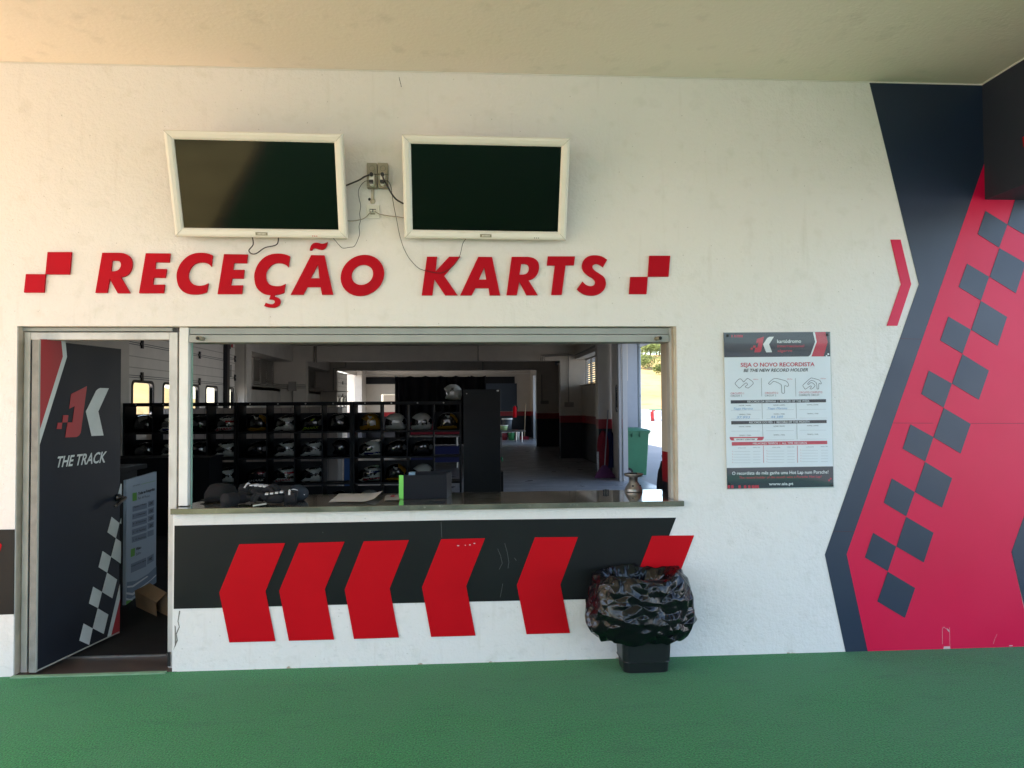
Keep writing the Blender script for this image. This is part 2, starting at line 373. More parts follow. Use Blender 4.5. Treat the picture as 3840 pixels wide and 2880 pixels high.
def text(mb, s, p0, p1, h, fm, d=0., mi=0, shear=0., off=0., space=1., up=None):
    """baseline from pixel p0 to p1, cap height h pixels, mapped by fm(u, v, d)"""
    vs, fs = text2d(s, shear, off, space)
    ux, uy = p1[0]-p0[0], p1[1]-p0[1]
    if up is None: up = (0., -1.)
    mb.add([fm(p0[0]+ux*a+up[0]*h*b, p0[1]+uy*a+up[1]*h*b, d) for a, b in vs], fs, mi)
def line2(mb, pts, wpx, fm, d=0., mi=0, closed=False):
    P = [Vector(p) for p in pts]
    n = len(P)
    for i in range(n if closed else n-1):
        a, b = P[i], P[(i+1) % n]; t = (b-a).normalized(); q = Vector((-t.y, t.x))*wpx/2; e = t*wpx*.4
        mb.add([fm(*(a-q-e), d), fm(*(b-q+e), d), fm(*(b+q+e), d), fm(*(a+q-e), d)], [(0, 1, 2, 3)], mi)
def quadf(mb, pts, fm, d=0., mi=0): mb.add([fm(x, y, d) for x, y in pts], [tuple(range(len(pts)))], mi)
def grid_wall(mb, us, vs, hole, fm, d0, d1, mi=0):
    """cell grid with holes; one closed shell whose faces share edges, no seams"""
    idx = {}
    def V(i, j, k):
        if (i, j, k) not in idx: idx[(i, j, k)] = len(mb.v); mb.v.append(tuple(fm(us[i], vs[j], (d0, d1)[k])))
        return idx[(i, j, k)]
    nu, nv = len(us)-1, len(vs)-1
    solid = [[not hole((us[i]+us[i+1])/2, (vs[j]+vs[j+1])/2) for j in range(nv)] for i in range(nu)]
    g = lambda i, j: 0 <= i < nu and 0 <= j < nv and solid[i][j]
    def face(*q): mb.f.append(q); mb.mi.append(mi)
    for i in range(nu):
        for j in range(nv):
            if not solid[i][j]: continue
            face(V(i, j, 0), V(i+1, j, 0), V(i+1, j+1, 0), V(i, j+1, 0)); face(V(i, j, 1), V(i, j+1, 1), V(i+1, j+1, 1), V(i+1, j, 1))
            if not g(i, j-1): face(V(i, j, 0), V(i, j, 1), V(i+1, j, 1), V(i+1, j, 0))
            if not g(i, j+1): face(V(i, j+1, 0), V(i+1, j+1, 0), V(i+1, j+1, 1), V(i, j+1, 1))
            if not g(i-1, j): face(V(i, j, 0), V(i, j+1, 0), V(i, j+1, 1), V(i, j, 1))
            if not g(i+1, j): face(V(i+1, j, 0), V(i+1, j, 1), V(i+1, j+1, 1), V(i+1, j+1, 0))
# ------------------------------------------------------------------ setting: ground, floors, hills
ZC = 3.676
mb = MB(); mb.add([(-600, -600, -.012), (600, -600, -.012), (600, 600, -.012), (-600, 600, -.012)], [(0, 1, 2, 3)])
mb.build('ground', groundm, kind='structure')
mb = MB(); mb.add([(-3.15, 0, 0), (-3.15, -11.5, 0), (7.2, -11.5, 0), (7.2, 0, 0)], [(0, 1, 2, 3)]); mb.build('carpet_walkway', carpet, kind='structure')
mb = MB(); mb.add([(-14, 3, -.006), (-14, -5.4, -.006), (-3.15, -5.4, -.006), (-3.15, 0, -.006), (-5.6, .2, -.006), (-5.6, 3, -.006)], [(0, 1, 2, 3, 4, 5)]); mb.build('tan_paving', mat('tan_paving', (.60, .385, .245), rough=.8, noise_amt=.15, nscale=3), kind='structure')
mb = MB(); mb.box((-2.66, -.035, .0005), (-1.775, -.001, .008)); o = mb.build('carpet_edge_strip', palegreen, kind='structure')
mb = MB(); mb.box((-5.5, .3, -.2), (3.72, 34, 0)); mb.box((-1.72, .1, -.2), (3.72, .3, 0))
mb.build('garage_floor', concrete, kind='structure')
mb = MB(); mb.box((-2.66, .0, -.2), (-1.72, .285, .002)); mb.build('doorway_floor', threshold_m, kind='structure')
def hill(name, pts_fn):
    mb = MB(); nx, ny = 60, 30; vs = [pts_fn(i/nx, j/ny) for j in range(ny+1) for i in range(nx+1)]
    mb.add(vs, [(j*(nx+1)+i, j*(nx+1)+i+1, (j+1)*(nx+1)+i+1, (j+1)*(nx+1)+i) for j in range(ny) for i in range(nx)])
    mb.build(name, hillm, smooth=True, kind='structure')
def h1(a, b):
    x = 10+a*170; y = 92+b*110+(x-20)*-.25
    z = -.3+15*b**.85+1.2*noise.noise(Vector((x*.03, y*.03, 0)))*b**.5
    return (x, y, z)
mb = MB(); mb.add([(-14, -5.5, -.006), (-14, -16, -.006), (-3.2, -16, -.006), (-3.2, -5.5, -.006)], [(0, 1, 2, 3)]); mb.build('unseen_lawn', mat('unseen_lawn_green', (.27, .30, .14), rough=.95, spec=.1, noise_amt=.3, nscale=2), kind='structure')  # unseen grass, added for the green reflection in the left television
hill('hillside', h1)
def h2(a, b):
    y = -30+a*150; x = -38-b*60
    return (x, y, -.3+22*b**.85+1.5*noise.noise(Vector((x*.04, y*.04, 3)))*b**.5)
hill('hillside_behind_doors', h2)
# ------------------------------------------------------------------ the building
bld = thing('karting_building', 'long cream karting building with a reception window and navy and red wall graphics', 'building', (0, 0, 0))
XDL, XDR = W(64, 1300).x, W(646, 2400).x            # door opening
XWR = W(2540, 1500).x                               # right edge of the window opening
ZT = W(1300, 1223).z; ZS = .978
T = .30
mb = MB()
xs = [-9, XDL, XDR, XWR, 8.2]; zs = [0, ZS-.035, ZT, ZC]
grid_wall(mb, xs, zs, lambda x, z: (XDL < x < XDR and z < ZT) or (XDR-.001 < x < XWR and ZS-.035 < z < ZT), lambda u, v, d: Vector((u, d, v)), 0, .15)
mb.build('front_wall', stucco, bld)
mb = MB(); mb.box((XWR+.06, .151, .0), (3.25, .6, 3.3)); mb.build('inner_pier', bands, bld)
# canopy over the walkway
bx0 = W(3686, 500).x; bz = W(3690, 749).z
mb = MB(); mb.box((-6.15, -9.6, ZC), (bx0+.45, -.0005, ZC+.35)); mb.build('canopy_ceiling', ceilm, bld)
mb = MB(); mb.box((-6.1, -.005, ZC-.009), (bx0-.002, -.0006, ZC-.0005)); mb.build('ceiling_bead', mat('bead_plaster', (.74, .71, .66), rough=.8, noise_amt=.1), bld)
mb = MB(); mb.box((bx0-.006, -9.5, ZC-.008), (bx0-.0005, -.006, ZC-.0005)); mb.build('ceiling_bead', MATS['bead_plaster'], bld)
bx0 = W(3686, 500).x; bz = W(3690, 749).z
mb = MB(); mb.box((bx0, -9.6, bz), (bx0+.45, -.001, ZC-.001))
beam = mb.build('canopy_beam', beamnavy, bld)
mb = MB(); mb.add([XP(3834, 515, bx0-.002), XP(3900, 480, bx0-.002), XP(3900, 600, bx0-.002), XP(3837, 550, bx0-.002)], [(0, 1, 2, 3)]); mb.build('beam_graphic', redp, beam)
for x in (-5.95, 3.66):
    mb = MB(); mb.box((x-.15, -9.5, 0), (x+.15, -9.2, ZC-.002 if x < 0 else bz-.001)); mb.build('canopy_column', stucco, bld)
# garage shell
XL, XR, CZ = -4.83, 3.27, 3.31
mb = MB(); mb.box((-4.92, .151, CZ), (3.72, 11.9, CZ+.3)); mb.box((-5.5, 11.9, CZ), (3.72, 34, CZ+.3)); mb.build('garage_ceiling', plaster, bld)
mb = MB(); mb.box((-4.95, .16, CZ+.31), (3.75, 34, 4.5)); mb.build('roof', plaster, bld)
# left wall: solid, door opening, pilaster, window niche, pier, niche, pier with opening, far bay
mb = MB()
mb.box((XL-.08, .151, 0), (XL, 6.46, CZ)); mb.box((XL-.08, 6.46, 2.94), (XL, 11.5, CZ)); mb.add([Vector((x, y, z)) for z in (0, CZ) for x, y in ((-4.86, 11.86), (-4.9, 12.35), (-5.3, 13.95), (-5.36, 13.95), (-4.96, 12.3), (-4.92, 11.86))], [(0, 1, 7, 6), (1, 2, 8, 7), (2, 3, 9, 8), (3, 4, 10, 9), (4, 5, 11, 10), (5, 0, 6, 11), (0, 1, 4, 5), (1, 2, 3, 4), (6, 7, 10, 11), (7, 8, 9, 10)])           # beside / above the door
mb.box((XL-.03, 11.5, 0), (-4.6, 11.86, CZ))
mb.build('left_side_wall', plaster, bld)
def niche(y0, y1, nm, lou=True):
    zw0, zw1 = 2.2, 2.83
    m = MB(); m.box((-5.32, y0, 0), (-5.22, y1, 2.08)); m.box((-5.5, y0, 2.85), (-4.88, y1, CZ)) if y0 > 15 else m.box((-5.5, 11.9, 2.86), (-4.87, y1, CZ)); m.box((-5.5, y0, 1.9), (-5.321, y1, 2.0)); m.build('bulkhead', plaster, bld)
    w = MB(); ya, yb = (y0+1.0 if y0 < 15 else y0+2.), y1-.1
    fx = -5.42
    for k in range(4):
        yy = ya+(yb-ya)*k/3; w.box((fx-.03, yy-.03, 2.08), (fx+.03, yy+.03, 2.85))
    w.box((fx-.03, ya, 2.08), (fx+.03, yb, 2.12)); w.box((fx-.03, ya, 2.81), (fx+.03, yb, 2.85)); w.box((fx-.05, y0, 2.0), (fx+.2, yb+.2, 2.078))
    fr = w.build('louvre_window', conduitm, bld)
    w = MB()
    for k in range(11):
        z = 2.15+k*.062; w.obox(((fx), (ya+yb)/2, z), (1, 0, .9), (0, 1, 0), (-.9, 0, 1), .035, (yb-ya)/2, .004)
    w.build('slat', conduitm, fr)
    w = MB(); w.box((-5.52, y0, 2.0), (-5.5, y1, 2.9)); w.build('wall_backing', plaster, bld)
niche(13.9, 17.0, 'a'); niche(17.3, 23.0, 'b')
mb = MB(); mb.box((-5.5, 17.0, 0), (-4.5, 17.3, CZ)); mb.box((-4.5, 17.0, 2.86), (2.86, 17.3, CZ)); mb.box((2.86, 17.0, 0), (3.7, 17.3, CZ))
mb.build('cross_beam', bands, bld)
mb = MB(); mb.box((-5.5, 23.0, 0), (-4.64, 23.25, CZ)); mb.box((-4.64, 23.0, 2.87), (2.76, 23.25, CZ)); mb.box((2.76, 23.0, 0), (3.7, 23.25, CZ))
mb.build('cross_wall', bands, bld)
# right side
mb = MB(); mb.box((3.25, .6, 0), (3.45, 5.2, CZ)); mb.box((3.3, 5.2, 2.95), (3.45, 11.5, CZ))
mb.box((2.97, 11.5, 0), (3.34, 11.8, CZ)); mb.box((3.34, 11.45, 0), (3.5, 11.8, CZ))
mb.build('right_side_wall', bands, bld)
mb = MB(); mb.box((3.5, 11.8, 0), (3.6, 17, 2.1)); mb.box((3.3, 11.8, 2.9), (3.7, 17, CZ)); mb.box((3.6, 17.3, 0), (3.7, 23, CZ)); mb.box((3.6, 11.8, 2.1), (3.7, 15.2, 2.9))
mb.build('right_niche_wall', bands, bld)
fr = MB(); fx = 3.62
for yy in (15.25, 16.05, 16.9): fr.box((fx-.03, yy-.03, 2.15), (fx+.03, yy+.03, 2.88))
fr.box((3.45, 14.7, 2.1), (3.65, 17, 2.14)); fr.box((fx-.03, 15.2, 2.86), (fx+.03, 16.95, 2.9))
fro = fr.build('louvre_window', conduitm, bld)
w = MB()
for k in range(11): w.obox((fx, 16.05, 2.19+k*.062), (1, 0, -.5), (0, 1, 0), (.5, 0, 1), .028, .8, .003)
w.build('slat', white, fro)
# overhang and outer fins on the track side
mb = MB(); mb.box((3.46, 4.5, 3.05), (4.6, 34, 3.35)); mb.build('outer_overhang', bluefin, bld)
for y in (12.0, 26.6 if False else 28.4):
    mb = MB(); mb.box((3.52, y, 0), (3.97 if y < 20 else 3.75, y+.3, 3.05)); mb.build('outer_fin', bluefin, bld)
mb = MB(); mb.tube([(4.02, 12.06, 0), (4.02, 12.06, 3.05)], .045, 12)
for z in (.7, 1.75, 2.8): mb.tube([(4.02, 12.06, z), (4.02, 12.06, z+.03)], .052, 12)
mb.build('drain_pipe', mat('pipe_grey', (.30, .34, .36), rough=.5), bld, smooth=True)
# far bay end
mb = MB(); mb.box((-5.5, 31, 0), (-3.9, 31.2, CZ)); mb.box((-3.9, 31, 2.1), (-2.9, 31.2, CZ)); mb.box((-2.9, 31, 0), (3.7, 31.2, CZ)); mb.box((-3.9, 32.0, 0), (-2.9, 32.1, 2.1), 0)
mb.build('far_end_wall', bands, bld)
mb = MB(); mb.box((-5.0, 30.93, 2.6), (2.5, 30.99, 2.93)); mb.build('roller_housing', blackm, bld)
mb = MB(); mb.box((1.0, 30.95, 1.26), (2.6, 30.99, 2.6)); mb.build('dark_panel', mat('dull_navy', (.03, .045, .07), rough=.6), bld)
mb = MB(); mb.box((3.27, 23.25, 0), (3.4, 24.5, CZ)); mb.box((3.27, 28.9, 0), (3.4, 31, CZ)); mb.box((3.27, 24.5, 2.9), (3.4, 28.9, CZ))
mb.build('far_side_wall', bands, bld); mb = MB()
mb.box((XL-.1, 23.25, 0), (XL, 23.8, CZ)); mb.box((XL-.1, 29.5, 0), (-4.6, 31, CZ)); mb.box((XL-.1, 23.8, 2.95), (XL, 29.5, CZ))
mb.build('far_side_wall', bands, bld)
for y in (23.9, 28.6): mb = MB(); mb.box((3.16, y, 0), (3.26, y+.08, 2.9)); mb.build('door_rail', railm, bld)
# sectional garage doors on the left with windows
def rrect(y0, y1, z0, z1, r=.06, n=4):
    pts = []
    for cx, cz, a0 in ((y1-r, z1-r, 0), (y0+r, z1-r, 90), (y0+r, z0+r, 180), (y1-r, z0+r, 270)):
        pts += [(cx+r*math.cos(R(a0+90*k/n)), cz+r*math.sin(R(a0+90*k/n))) for k in range(n+1)]
    return pts
def sectional(name, y0, y1, ztop, wins, zw, X, seams, parent=bld, hinges=()):
    fm = lambda u, v, d: Vector((X+d, u, v))
    m = MB(); ys = sorted(set([y0, y1]+[a for w_ in wins for a in w_])); zz = sorted(set([0.01, zw[0], zw[1], ztop]))
    loops = [[(y0, .01), (y1, .01), (y1, ztop), (y0, ztop)]]+[rrect(a, b, zw[0], zw[1]) for a, b in wins]
    m.prism(loops, fm, 0., -.04)
    d = m.build(name, panelw, parent)
    g = MB()
    z = ztop
    zl = .02
    while zl < ztop:
        near = any(abs(zl-s_) < .06 for s_ in seams)
        blocked = zw[0]-.03 < zl < zw[1]+.03
        if not near and not blocked: g.box((X+.001, y0, zl), (X+.004, y1, zl+.012))
        zl += .165
    g.build('panel_rib', mat('rib_beige', (.42, .39, .34), rough=.5), d)  # ribs in a darker beige than the door panels
    g = MB()
    for s_ in seams: g.box((X+.001, y0, s_), (X+.006, y1, s_+.008)); g.box((X+.001, y0, s_-.03), (X+.006, y1, s_-.022))
    g.build('panel_seam', black, d)
    for s_ in seams:
        for hy0 in hinges:
            g = MB(); g.box((X+.006, hy0-.03, s_-.07), (X+.03, hy0+.03, s_-.02)); g.box((X+.006, hy0-.03, s_+.015), (X+.03, hy0+.03, s_+.06)); g.box((X+.006, hy0-.05, s_-.022), (X+.02, hy0+.05, s_+.017))
            g.build('door_hinge', black, d)
    for a, b in wins:
        g = MB(); g.prism([rrect(a-.04, b+.04, zw[0]-.04, zw[1]+.04, .09), rrect(a, b, zw[0], zw[1])], fm, .012, -.05)
        wf = g.build('door_window', black, d)
        g = MB(); g.add([(X-.03, a, zw[0]), (X-.03, b, zw[0]), (X-.03, b, zw[1]), (X-.03, a, zw[1])], [(0, 1, 2, 3)]); g.build('window_pane', glass, wf)
    return d
sectional('garage_door', 6.45, 10.84, 2.95, [(6.62, 7.32), (7.75, 8.45), (8.72, 9.32), (9.74, 10.36)], (1.45, 1.95), XL-.02, (2.05, 2.54, 1.02), hinges=(6.9, 8.02+.0, 9.35))
sectional('side_door', 10.88, 11.5, 2.95, [(10.98, 11.38)], (1.45, 1.95), XL-.02, (2.2, 2.6), hinges=(11.47,))
mb = MB(); mb.box((XL-.01, 10.72, 0), (XL+.07, 10.88, CZ)); mb.build('door_rail', mat('rail_dark', (.03, .03, .035), rough=.4, metal=.5), bld)
mb = MB(); mb.tube([(XL+.03, 11.08, 2.2), (XL+.03, 11.08, 2.45)], .012, 6); mb.build('door_handle', black, bld)
mb = MB(); mb.box((XL+.0, 11.03, 2.78), (XL+.012, 11.12, 2.92)); mb.box((XL+.0, 11.18, 2.82), (XL+.012, 11.27, 2.96), 1); mb.build('door_tag', [mat('tag_green', (.02, .08, .04)), mat('tag_red', (.5, .02, .03))], bld)
sectional('garage_door', 23.85, 26.7, 2.9, [(24.3, 24.75), (25.2, 25.75), (26.05, 26.5)], (1.55, 1.92), XL-.0, (2.5, 2.0, 1.1), hinges=(25.5,))
# right side: open bay, its rails, and the narrow panel door beside it
sectional('side_door', 10.6, 11.45, 2.95, [(10.75, 10.98)], (1.45, 1.95), XR+.03, (2.2, 2.6))
for a_, b_ in (((3.2, 10.5, 0), (3.26, 10.56, 3.0)), ((3.2, 10.42, 0), (3.26, 10.46, 3.0)), ((3.27, 10.38, 0), (3.37, 10.44, 3.0))):
    mb = MB(); mb.box(a_, b_); mb.build('door_rail', railm, bld)
mb = MB(); mb.box((3.18, 10.3, 2.86), (3.3, 10.7, 2.95)); mb.build('rail_bracket', black, bld)
# conduits, each run a part of its own
class CT:
    def tube(self, *a, **k): MB().tube(*a, **k).build('conduit', conduitm, bld, smooth=True)
    def box(self, *a): MB().box(*a).build('junction_box', conduitm, bld)
mb = CT()
for k in range(3): mb.tube([(-5.14-.0*k, 12.1, 2.10+k*.045), (-5.14, 16.95, 2.10+k*.045), (-4.95, 16.96, 2.10+k*.045), (-4.5, 16.96, 2.10+k*.045)], .014, 6)
mb.box((-4.98, 16.9, 2.02), (-4.76, 16.99, 2.28)); mb.tube([(-4.87, 16.96, 2.05), (-4.87, 16.96, 0)], .02, 6)
for k in range(3): mb.tube([(-5.14, 17.35, 2.10+k*.045), (-5.14, 22.95, 2.10+k*.045)], .014, 6)
mb.tube([(-5.14, 22.95, 2.1), (-4.2, 22.96, 2.1)], .014, 6)
mb.tube([(-4.6, 22.95, 2.15), (-4.75, 22.95, 2.15), (-4.75, 22.95, 2.95), (-4.3, 22.95, 3.0), (-4.3, 22.95, CZ)], .02, 6)
mb.tube([(-4.2, 16.96, CZ), (-4.2, 16.96, 2.83)], .02, 6); mb.tube([(-4.26, 16.96, CZ), (-4.26, 16.96, 2.83)], .02, 6)
for k in range(4): mb.tube([(-4.5+k*.05, 11.75, CZ), (-4.5+k*.05, 11.75, 3.02)], .01, 6)
mb.tube([(-4.62, 11.45, 1.3), (-4.62, 11.45, 3.0), (-4.3, 11.45, 3.0)], .015, 6)
mb.tube([(.45, 16.96, CZ), (.45, 16.96, 2.86)], .018, 6); mb.tube([(.75, 22.96, CZ), (.75, 22.96, 2.87)], .018, 6)
for k in range(3): mb.tube([(2.4-k*.06, 16.94, 2.86), (2.4-k*.06, 16.94, 2.98+.02*k), (3.1, 16.9, 3.02+.02*k), (3.25, 16.8, 3.0), (3.22, 11.9, 2.98+k*.02), (3.0, 11.42, 3.05), (3.25, 11.4, 3.1)], .014, 6)
mb.tube([(3.1, 16.95, 3.0), (3.1, 16.95, 1.62)], .016, 6); mb.box((2.98, 16.9, 1.5), (3.24, 16.99, 1.64))
mb.tube([(2.95, 22.95, 2.7), (2.95, 22.95, 1.7)], .02, 6); mb.box((2.9, 22.9, 1.6), (3.2, 22.99, 1.72))
# ------------------------------------------------------------------ entrance door frame, posts, shutter box, counter
def wb(mb, p0, p1, y0, y1, mi=0, Y=None):
    a = W(*p0, y0 if Y is None else Y); b = W(*p1, y0 if Y is None else Y); mb.box((a.x, y0, a.z), (b.x, y1, b.z), mi)
df = MB()
xl0, xl1 = W(89, 1400, .06).x, W(113, 1400, .06).x; xr0, xr1 = W(634, 1400, .06).x, W(665, 1400, .06).x
zt1, zt0 = W(300, 1246, .06).z, W(300, 1274, .06).z
df.box((xl0, .06, .0), (xl1, .12, zt1)); df.box((xr0, .06, 0), (xr1, .12, zt1)); df.box((xl1, .0605, zt0), (xr0, .1195, zt1))
frame = df.build('door_frame', alu, bld, bevel=.003)
m = MB(); m.box((xl0-.03, .05, 0), (xl0-.012, .118, ZT-.01)); m.build('frame_trim', whitepost, frame)
m = MB(); m.box((xl0-.01, .055, zt1+.006), (xr1-.03, .13, ZT-.004)); m.build('head_box', alu2, frame)
m = MB(); m.box((XDL+.001, .012, 0), (xl0-.03, .15, ZT)); m.build('frame_reveal', beige, frame)
m = MB(); m.box((xr0+.004, .052, .015), (xr1-.03, .06, .10)); m.box((xr0+.004, .052, -.0), (xr1-.045, .06, .012)); m.build('frame_foot', black, frame)
m = MB(); m.box((-2.6, .286, .002), (-1.73, .30, .012)); m.build('door_strip', steel, bld)
px0, px1 = W(671, 1500, .05).x, W(705.5, 1500, .05).x
post = MB(); post.box((px0, .05, ZS+.004), (px1, .12, ZT-.002)); post.build('window_post', whitepost, bld, bevel=.003)
m = MB(); m.box((xr1-.0, .07, zt0+.05), (px0+.0, .13, ZT-.003)); m.build('post_gap_filler', blackm, bld)
m = MB(); m.box((xr1+.002, .075, ZS), (px0-.002, .125, zt0+.05)); m.build('post_trim', conduitm, bld)
ex = W(2511, 1400, .06).x
sb = MB(); z1, z2, z3 = W(1500, 1229, .05).z, W(1500, 1254, .05).z, W(1500, 1283, .05).z
sb.box((px1+.002, .06, z2+.002), (ex-.001, .2, z1)); sb.box((px1+.002, .05, z3), (ex-.001, .2, z2-.002))
shut = sb.build('shutter_box', alu2, bld, bevel=.002)
for kx in (735, 2482):
    a = W(kx, 1268, .0); sgn = 1 if kx < 1000 else -1
    m = MB(); m.tube([(a.x+.025*sgn, .05, a.z), (a.x+.012*sgn, .0, a.z)], .013, 12); m.tube([(a.x+.012*sgn, .0, a.z+.000), (a.x+.010*sgn, -.01, a.z)], .010, 12, 1); m.build('stop_knob', [sockm, black], shut, smooth=True)
m = MB(); m.box((px1+.004, .09, ZS+.002), (px1+.011, .10, z3)); m.build('pane_edge_strip', mat('pane_edge', (.25, .42, .36), rough=.2), bld)
m = MB(); m.box((ex, .06, ZS+.001), (W(2525.5, 1500, .06).x, .13, ZT-.001)); m.build('window_jamb', alu, bld, bevel=.002)
m = MB(); m.box((W(2526, 1500, .03).x, .014, ZS), (XWR-.0005, .149, ZT-.0005)); m.build('window_reveal', beige, bld)
m = MB(); m.box((XDR+.06, .15, 0), (1.42, .17, ZS-.04)); m.build('counter_front_lining', plaster, bld)
# counter slab, following the photo's edges
c0 = FL(648, 1905, ZS).x; c1 = W(2566, 1877, -.045).x
m = MB(); m.prism([[(c0, -.045), (c1, -.045), (c1, .0), (XWR, .001), (1.40, .16), (1.415, .58), (-1.32, .58), (-1.70, .28), (XDR+.02, .12), (XDR, .001), (c0, .0)]], lambda u, v, d: Vector((u, v, d)), ZS, ZS-.034)
m.build('counter', stone, bld, bevel=.003)
# cracked plaster at the corner under the counter
m = MB(); fw = flatw(0.)
for pts in ([(672, 2290), (666, 2330), (671, 2350), (660, 2375), (662, 2400), (653, 2428), (650, 2438), (656, 2425), (667, 2402), (663, 2378), (674, 2352), (669, 2330), (676, 2292)], [(655, 2345), (659, 2350), (660, 2418), (656, 2426)]):
    m.prism([pts], fw, -.0015, .01)
m.build('plaster_crack', mat('crack_grey', (.20, .18, .16), rough=.9), bld)  # crack lines drawn in a dark grey of their own
m = MB()
for x, y in ((1500, 300), (1497, 288), (1503, 312)): m.prism([[(x, y), (x+3, y+14), (x+1, y+15), (x-1, y+2)]], fw, -.001, .01)
for x, y in ((205, 235), (210, 238)): m.prism([[(x, y), (x+6, y+1), (x+5, y+3), (x, y+3)]], fw, -.001, .01)
m.build('wall_scratch', ptext, bld)
# ------------------------------------------------------------------ door leaf, swung inwards
A = FL(135, 2521, .02); B = FL(447, 2373, .02)
ax = (B-A); DW = ax.length; ax.normalize(); nrm = Vector((ax.y, -ax.x, 0))      # nrm faces the camera side
if (EYEP-A).dot(nrm) < 0: nrm = -nrm
def leafm(u, v, d):
    r0 = ray(u, v); t = (A-EYEP).dot(nrm)/r0.dot(nrm); return EYEP+r0*t-nrm*d
ZD = 1.995
door = MB(); c = A+ax*(DW/2); 
door.obox((c.x-nrm.x*.0205, c.y-nrm.y*.0205, (ZD+.02)/2+.0), ax, nrm, (0, 0, 1), DW/2, .0195, (ZD-.02)/2)
leaf = door.build('entrance_door', doorface, bld, bevel=.002)
m = MB(); m.obox((A.x-ax.x*.004-nrm.x*.02, A.y-ax.y*.004-nrm.y*.02, (ZD+.02)/2), ax, nrm, (0, 0, 1), .0035, .021, (ZD-.02)/2); m.build('door_edge', dooredge, leaf)
m = MB(); m.obox((A.x-ax.x*.0+nrm.x*.001, A.y+nrm.y*.001, (ZD+.02)/2), ax, nrm, (0, 0, 1), .007, .0015, (ZD-.02)/2)
m.obox((c.x+nrm.x*.0012, c.y+nrm.y*.0012, .026), ax, nrm, (0, 0, 1), DW/2, .0012, .004); m.build('edge_strip', mat('edge_light', (.42, .42, .38), rough=.5), leaf)
cr1 = lambda p: crop(p, 3.19, 100, 1260)
cr2 = lambda p: crop(p, 2.37, 260, 1780)
m = MB(); m.prism([cr1([(155, 40), (410, 40), (430, 245), (133, 1195)])], leafm, -.0015, .0); m.build('red_stripe', dred, leaf)
m = MB(); m.prism([cr1([(410, 40), (460, 40), (480, 248), (131, 1372), (131, 1200), (430, 245)])], leafm, -.0018, .0); m.build('white_stripe', dwhite, leaf)
J1 = [(719, 600), (530, 695), (508, 870), (573, 838), (545, 1033), (487, 1033), (459, 1214), (595, 1208), (625, 1190), (645, 1155)]
Jq = [[(434, 947), (498, 947), (487, 1033), (424, 1035)], [(370, 1037), (424, 1037), (415, 1112), (358, 1112)]]
K1 = [(981, 625), (880, 622), (855, 632), (830, 655), (707, 903), (776, 1196), (918, 1190), (855, 903)]
m = MB(); m.prism([cr1(J1)], leafm, -.0016, 0)
for q in Jq: m.prism([cr1(q)], leafm, -.0016, 0)
m.prism([cr1(K1)], leafm, -.0016, 0, 1); m.build('logo', [dred, dwhite], leaf)
m = MB(); text(m, 'THE TRACK', cr1([(357, 1571)])[0], cr1([(945, 1507)])[0], 40, leafm, -.0016, shear=.22, off=.022, up=(0.1, -1)); m.build('lettering', dwhite, leaf)
sq = [[(457, 80), (464, 82), (462, 245), (422, 208)], [(375, 375), (444, 430), (413, 565), (339, 512)], [(460, 385), (460, 438), (447, 430)], [(413, 565), (458, 597), (456, 790), (371, 730)],
      [(295, 679), (370, 730), (335, 870), (259, 822)], [(335, 872), (423, 932), (381, 1098), (290, 1042)], [(211, 996), (289, 1042), (254, 1186), (174, 1144)],
      [(252, 1188), (345, 1243), (304, 1415), (207, 1365)], [(126, 1323), (206, 1367), (175, 1513), (89, 1474)], [(178, 1514), (190, 1524), (170, 1532)]]
for q in sq:
    m = MB(); m.prism([cr2(q)], leafm, -.0016, 0); m.build('checker_square', dwhite, leaf)
m = MB(); m.prism([cr2([(448, 975), (450, 1100), (368, 1437), (335, 1452)])], leafm, -.0017, 0); m.build('white_stripe', dwhite, leaf)
m = MB(); m.prism([cr2([(450, 1108), (445, 1408), (368, 1440)])], leafm, -.0016, 0); m.build('red_stripe', dred, leaf)
h0 = leafm(442, 1866, -.002)
m = MB(); m.tube([h0, h0+nrm*.05, h0+nrm*.065-ax*.02, h0+nrm*.068-ax*.07+Vector((0, 0, -.018)), h0+nrm*.066-ax*.125+Vector((0, 0, -.045))], [.011, .011, .012, .012, .010], 10, smooth=3)
m.tube([h0-nrm*.001, h0+nrm*.01], .026, 16); m.build('door_handle', mat('handle_metal', (.12, .11, .1), rough=.3, metal=.8), leaf, smooth=True)
for hz in (1.80, 1.15 if False else .955, .22):
    m = MB(); hx = W(123, 1500, .07).x
    m.tube([(hx, .085, hz-.055), (hx, .085, hz+.0)], .013, 10); m.tube([(hx, .085, hz+.004), (hx, .085, hz+.055)], .013, 10); m.box((hx-.02, .095, hz-.05), (hx+.02, .10, hz+.05)); m.build('door_hinge', steel, leaf)
# dark floor mat inside
m = MB(); m.box((-4.4, .305, .0005), (-1.74, 5.2, .006)); o = m.build('floor_mat', matm); tag(o, 'dark brown floor mat just inside the open entrance door', 'floor mat')
